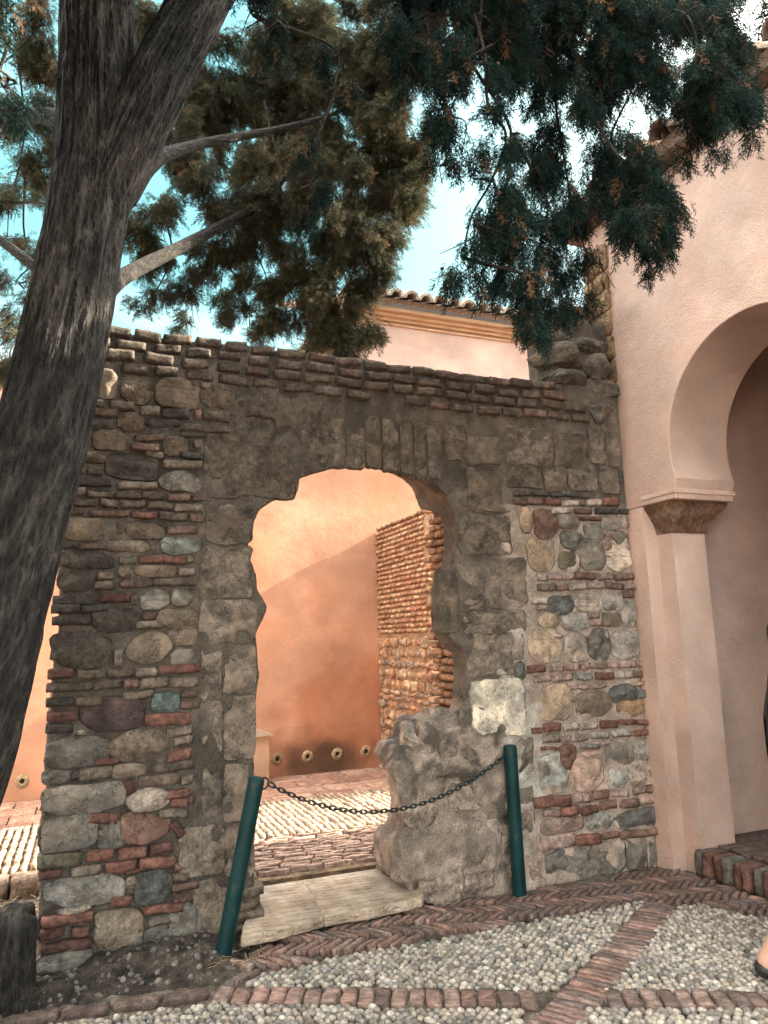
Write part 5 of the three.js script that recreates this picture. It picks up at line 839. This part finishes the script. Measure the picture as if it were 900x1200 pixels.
  const twig = (pts, a = 0.009) => { const j = pts.map(([x, y, z], i) => [x + (r() - 0.5) * 0.05, y, z + (r() - 0.5) * 0.05]); twigs.push(paint(tubeGeo(j, [a, a * 0.7, a * 0.35], 6), mottle([0.07, 0.055, 0.045], r() * 50, 0.3, 12))); };
  for (const [name, chains] of Object.entries(F)) for (const ch of chains) {
    const pts = ch.map((b) => b.p), top = pts[0]; let from = null, best = 0.7; for (const c2 of chains) for (const b of c2) { const dd = Math.hypot(b.p[0] - top[0], b.p[1] - top[1], b.p[2] - top[2]); if (c2 !== ch && b.p[1] > top[1] + 0.06 && dd < best) { best = dd; from = b.p; } } twig([from ?? [top[0] - 0.15, top[1] + 0.7, top[2]], ...pts], 0.008);
    for (const b of ch) for (let k = 0; k < (name === 'near' ? 3 : 4); k++) twig([b.p, [b.p[0] + (r() - 0.5) * b.r, b.p[1] - b.r * 0.4 * r(), b.p[2] + (r() - 0.5) * b.r], [b.p[0] + (r() - 0.5) * 2 * b.r, b.p[1] - b.r * (0.2 + r()), b.p[2] + (r() - 0.5) * 2 * b.r]], 0.0045);
  }
  mesh('twigs', mergeGeometries(twigs), M.bark, tree).userData = { kind: 'stuff' };
  const all = (n) => F[n].flat();
  fill(all('near'), 7600, [[0.008, 0.024, 0.022], [0.017, 0.042, 0.033]], { dead: 0.05, size: 0.72, swell: 1.08 });  // shade put into a darker leaf tint than the left clumps have
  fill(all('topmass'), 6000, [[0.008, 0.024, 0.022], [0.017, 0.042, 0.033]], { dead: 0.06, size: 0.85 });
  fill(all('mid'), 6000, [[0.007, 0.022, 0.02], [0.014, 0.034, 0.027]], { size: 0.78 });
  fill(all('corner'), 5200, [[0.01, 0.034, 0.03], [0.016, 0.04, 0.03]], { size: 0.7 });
  fill(all('left'), 11500, [[0.045, 0.052, 0.033], [0.14, 0.13, 0.075]], { dead: 0.06, size: 0.66, swell: 1.16, lift: 0.9, out: 0.7 });  // left and behind clumps: sunlight put into a paler leaf tint
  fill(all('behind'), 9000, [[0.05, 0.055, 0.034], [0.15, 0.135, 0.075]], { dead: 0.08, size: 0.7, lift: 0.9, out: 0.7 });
  // rest of the crown outside the frame, clumps added to shade wall and trunk
  const over = [], q = rng(61);
  for (let i = 0; i < 56; i++) over.push({ p: [-4 + 4.4 * q(), 3.6 + 3.2 * q(), 0.9 + 3.2 * q()], r: 0.4 + 0.35 * q() });
  for (let i = 0; i < 30; i++) { const x = 0.6 + 3.0 * q(); over.push({ p: [x, 3.85 + 0.555 * x + 1.9 * q(), 0.8 + 0.5 * q()], r: 0.28 + 0.17 * q() }); }
  for (let i = 0; i < 40; i++) over.push({ p: [-4.2 + 3.0 * q(), 2.4 + 3.6 * q(), 0.3 + 4.2 * q()], r: 0.4 + 0.3 * q() });  // low mass added at the left to keep light off the wall
  const high = []; for (let i = 0; i < 16; i++) high.push({ p: [2.6 + 2.6 * q(), 6.5 + 1.6 * q(), 0.7 + 0.7 * q()], r: 0.36 + 0.14 * q() });  // clumps added above the roof, out of view, to shade the limb
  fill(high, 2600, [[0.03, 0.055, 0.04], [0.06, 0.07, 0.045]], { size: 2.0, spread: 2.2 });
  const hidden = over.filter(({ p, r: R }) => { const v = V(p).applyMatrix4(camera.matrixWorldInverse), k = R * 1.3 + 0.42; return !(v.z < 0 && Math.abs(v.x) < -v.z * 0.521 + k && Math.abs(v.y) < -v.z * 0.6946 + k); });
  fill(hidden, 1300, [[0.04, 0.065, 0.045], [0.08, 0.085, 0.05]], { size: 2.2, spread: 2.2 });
  const cg = new THREE.IcosahedronGeometry(0.009, 1), ci = new THREE.InstancedMesh(cg, M.cone, cones.length); cones.forEach((c, i) => { D.position.copy(c); D.rotation.set(0, 0, 0); D.scale.setScalar(0.7 + 0.5 * r()); D.updateMatrix(); ci.setMatrixAt(i, D.matrix); }); ci.name = 'seed_cones'; ci.userData = { kind: 'stuff' }; ci.castShadow = true; tree.add(ci);
}

// ---------------------------------------------------------------- dark root stump by the left end of the wall
{
  const f = (x, y, z) => { const d = Math.min(rbox(x, y, z, [-0.34, 0.12, 0.2], [0.17, 0.26, 0.16], 0.06), capsule([x, y, z], [-0.3, 0.02, 0.22], [-0.16, -0.02, 0.36], 0.1, 0.05), capsule([x, y, z], [-0.4, 0.02, 0.3], [-0.42, -0.03, 0.55], 0.12, 0.05)); return d + 0.035 * (fbm(x * 14, y * 3, z * 14, 4) + 0.5 * (ridge(x * 11, y * 2.4, z * 11, 3) - 0.4)); };
  const m = mesh('root_stump', finish(nets(f, [-0.68, -0.12, -0.05], [0.0, 0.48, 0.7], 0.012), (x, y, z) => mix3([0.05, 0.045, 0.042], [0.09, 0.075, 0.065], clamp(0.5 + 1.5 * fbm(x * 12, y * 4, z * 12, 4))), 2), M.bark);
  m.userData = { label: 'dark gnarled root stump at the left foot of the ruined wall', category: 'tree stump' };
}
// small rubble on the bare earth
{
  const r = rng(73), n = 420, g = finish(rockGeo(0.02, 0.015, 0.018, 3), () => [1, 1, 1], 1), im = new THREE.InstancedMesh(g, M.stone, n), D = new THREE.Object3D();
  for (let i = 0; i < n; i++) { const x = -0.5 + 1.25 * r(), z = 0.03 + (0.42 + 0.09 * x) * r(), near = sstep(0.62, 0.1, z - 0.09 * x) * sstep(0.95, 0.65, x); D.position.set(x, 0.075 * near * (0.55 + fbm(x * 3, z * 3, 1, 4)) + 0.03 * Math.max(0, ridge(x * 4, z * 4, 3, 3)) * near + 0.02 * near * fbm(x * 16, z * 16, 6, 4, 0, 0.62) - 0.012 - 0.03 * (1 - near) + 0.002, z); D.rotation.set(r() * 6, r() * 6, r() * 6); D.scale.setScalar(0.25 + 1.6 * r() ** 3); D.updateMatrix(); im.setMatrixAt(i, D.matrix); const k = 0.14 + 0.2 * r(); im.setColorAt(i, new THREE.Color(k * 1.06, k * 0.95, k * 0.85)); }
  im.name = 'rubble'; im.userData = { kind: 'stuff', label: 'small stones scattered on the bare earth along the wall foot', category: 'rubble' }; im.castShadow = im.receiveShadow = true; scene.add(im);
}
// straw and dead leaves lying on the earth left of the wall and by the leaning post
{
  const r = rng(71), g = new THREE.BoxGeometry(0.05, 0.0016, 0.0028), n = 420, im = new THREE.InstancedMesh(g, std({ roughness: 1 }), n), D = new THREE.Object3D();
  for (let i = 0; i < n; i++) { const a = i < 392, x = a ? -0.9 + 0.95 * r() : 0.62 + 0.3 * r(), z = a ? -1.2 + 0.6 * r() : 0.2 + 0.25 * r(); D.position.set(x, a ? 0.034 : 0.05 * (1 - (x - 0.62) * 2) + 0.012, z); D.rotation.set((r() - 0.5) * 0.4, r() * 6.3, (r() - 0.5) * 0.5); D.scale.setScalar(0.4 + r()); D.updateMatrix(); im.setMatrixAt(i, D.matrix); const k = 0.6 + 0.6 * r(); im.setColorAt(i, new THREE.Color(0.42 * k, 0.3 * k, 0.18 * k)); }
  im.name = 'straw_litter'; im.userData = { kind: 'stuff', label: 'dry straw scattered on the bare earth', category: 'straw' }; im.castShadow = im.receiveShadow = true; scene.add(im);
}

// ---------------------------------------------------------------- the person at the right edge
{
  const px = 3.2, pz = 1.76, t = thing('person', 'person with very long black hair in a black dress, half outside the right edge', 'person', [px, 0, pz]);
  t.rotation.y = Math.PI / 4;
  const skin = [0.5, 0.3, 0.225];
  // body: +z is the way the person faces
  const body = (x, y, z) => {
    const p = [x, y, z], a = Math.abs(x), pa = [a, y, z];
    let d = capsule(p, [0, 0.98, 0], [0, 1.2, 0.0], 0.13, 0.115); d = smin(d, capsule(p, [-0.06, 0.9, -0.01], [0.06, 0.9, -0.01], 0.125, 0.125), 0.06);
    d = smin(d, capsule(pa, [0.0, 1.32, 0], [0.14, 1.36, -0.01], 0.1, 0.06), 0.06); d = smin(d, capsule(p, [0, 1.36, -0.01], [0, 1.5, 0.01], 0.062, 0.05), 0.04);
    const leg = (K, M_, A, H, T) => { d = smin(d, capsule(p, [K[0], 0.86, 0], K, 0.088, 0.056), 0.04); d = smin(d, capsule(p, K, M_, 0.054, 0.057), 0.03); d = smin(d, capsule(p, M_, A, 0.055, 0.034), 0.03); d = smin(d, capsule(p, H, T, 0.036, 0.026), 0.03); };
    leg([0.085, 0.47, 0.1], [0.085, 0.3, 0.1], [0.085, 0.07, 0.1], [0.085, 0.04, 0.09], [0.095, 0.022, 0.25]); leg([-0.085, 0.47, -0.06], [-0.085, 0.32, -0.17], [-0.085, 0.13, -0.29], [-0.085, 0.1, -0.3], [-0.09, 0.022, -0.17]);
    d = smin(d, capsule(pa, [0.17, 1.35, -0.01], [0.21, 1.07, -0.02], 0.048, 0.038), 0.03); return smin(d, capsule(pa, [0.21, 1.07, -0.02], [0.205, 0.83, 0.05], 0.038, 0.026), 0.02);
  };
  const head = (x, y, z) => {
    let d = Math.hypot(x / 0.074, (y - 1.6) / 0.105, (z - 0.01) / 0.092) - 1; d *= 0.074; d = smin(d, capsule([x, y, z], [0, 1.55, 0.045], [0, 1.515, 0.062], 0.048, 0.024), 0.03); d = smin(d, capsule([x, y, z], [0, 1.61, 0.095], [0, 1.575, 0.114], 0.009, 0.014), 0.012);
    d = smin(d, capsule([x, y, z], [-0.018, 1.548, 0.09], [0.018, 1.548, 0.09], 0.009, 0.009), 0.008); d = smin(d, Math.hypot((Math.abs(x) - 0.077) / 0.4, (y - 1.595) / 1.2, z / 0.8) - 0.024, 0.01);
    const eye = Math.hypot(Math.abs(x) - 0.031, (y - 1.61) * 1.3, z - 0.1) - 0.016; return Math.max(d, -eye) ;
  };
  const hand = (x, y, z) => { const a = Math.abs(x), p = [a, y, z]; let d = rbox(a, y, z, [0.203, 0.775, 0.06], [0.016, 0.045, 0.036], 0.014); for (let k = 0; k < 4; k++) { const zz = 0.033 + k * 0.019, l = [0.055, 0.07, 0.075, 0.066][k]; d = smin(d, Math.min(capsule(p, [0.203, 0.735, zz], [0.2, 0.735 - l * 0.5, zz + 0.003], 0.0088, 0.0082), capsule(p, [0.2, 0.735 - l * 0.5, zz + 0.003], [0.188, 0.735 - l, zz + 0.004], 0.0082, 0.007)), 0.004); } d = smin(d, Math.min(capsule(p, [0.2, 0.79, 0.085], [0.195, 0.755, 0.112], 0.011, 0.0095), capsule(p, [0.195, 0.755, 0.112], [0.188, 0.728, 0.116], 0.0095, 0.008)), 0.006); return smin(d, capsule(p, [0.205, 0.84, 0.048], [0.204, 0.8, 0.055], 0.026, 0.024), 0.015); };
  const parts = [nets(body, [-0.3, -0.02, -0.4], [0.3, 1.56, 0.32], 0.012), nets(head, [-0.11, 1.47, -0.11], [0.11, 1.73, 0.15], 0.004), nets(hand, [0.16, 0.63, 0], [0.25, 0.86, 0.14], 0.0035), nets(hand, [-0.25, 0.63, 0], [-0.16, 0.86, 0.14], 0.0035)];
  mesh('body', finish(mergeGeometries(parts), (x, y, z) => { if (y > 1.54 && y < 1.556 && z > 0.09 && Math.abs(x) < 0.026) return [0.42, 0.16, 0.14]; return skin.map((v) => v * (1 + 0.06 * fbm(x * 20, y * 20, z * 20, 2))); }, 1), std({ vertexColors: true, roughness: 0.55 }), t);
  for (const s of [-1, 1]) { const e = mesh('eye', new THREE.SphereGeometry(0.0125, 16, 12), flat(0.75, 0.72, 0.7, { roughness: 0.3 }), t); e.position.set(0.031 * s, 1.61, 0.083); mesh('iris', new THREE.SphereGeometry(0.0062, 12, 8), flat(0.05, 0.03, 0.02, { roughness: 0.3 }), e).position.set(0, 0, 0.0078); }
  const cloth = flat(0.005, 0.005, 0.006, { roughness: 0.9 });
  const dress = (x, y, z) => { if (y > 1.42) return 0.1; const k = sstep(1.0, 0.5, y), w = mix(0.165, 0.23, k) - 0.03 * sstep(0.98, 1.08, y) * sstep(1.2, 1.1, y), h = Math.hypot(x / (w + 0.01 * k * Math.sin(Math.atan2(z, x) * 9 + y * 3)), z / (w * 0.82)) - 1; let d = Math.max(h * w * 0.8, 0.5 - y, y - 1.36); d = smin(d, capsule([Math.abs(x), y, z], [0.0, 1.33, 0], [0.16, 1.355, -0.01], 0.115, 0.068), 0.03); d = smin(d, capsule([Math.abs(x), y, z], [0.165, 1.35, -0.01], [0.21, 1.08, -0.02], 0.062, 0.055), 0.03); return Math.max(d, y - 1.405); };
  mesh('dress', nets(dress, [-0.32, 0.46, -0.28], [0.32, 1.45, 0.28], 0.012), cloth, t);
  const hair = (x, y, z) => { const w = 0.007 * fbm(x * 34, y * 2.5, z * 34, 3); let d = Math.hypot(x / 0.092, (y - 1.625) / 0.115, (z + 0.012) / 0.105) - 1; d = Math.max(d * 0.09, Math.min(z - 0.062 + 0.25 * Math.max(0, 1.63 - y), 9)); const zb = -0.085 - 0.065 * sstep(1.5, 1.08, y), fall = rbox(x, y, z, [0, 1.2, zb], [0.11 - 0.04 * sstep(1.1, 0.85, y), 0.42, 0.05], 0.045); return smin(d, fall, 0.05) + w; };
  mesh('hair', nets(hair, [-0.2, 0.78, -0.2], [0.2, 1.78, 0.12], 0.009), flat(0.004, 0.004, 0.0045, { roughness: 0.55 }), t);
  for (const [s, hz, hy, tz] of [[1, 0.08, 0.038, 0.25], [-1, -0.31, 0.1, -0.16]]) mesh('shoe', nets((x, y, z) => Math.max(smin(capsule([x, y, z], [0.085 * s, hy - 0.022, hz], [0.096 * s, 0.012, tz], 0.034, 0.03), capsule([x, y, z], [0.085 * s, hy - 0.022, hz], [0.085 * s, hy - 0.02, hz], 0.036, 0.036), 0.02), 0.002 - y), [0.085 * s - 0.07, -0.02, hz - 0.07], [0.085 * s + 0.08, 0.18, tz + 0.06], 0.006), flat(0.015, 0.015, 0.015, { roughness: 0.5 }), t);
}

renderer.render(scene, camera);
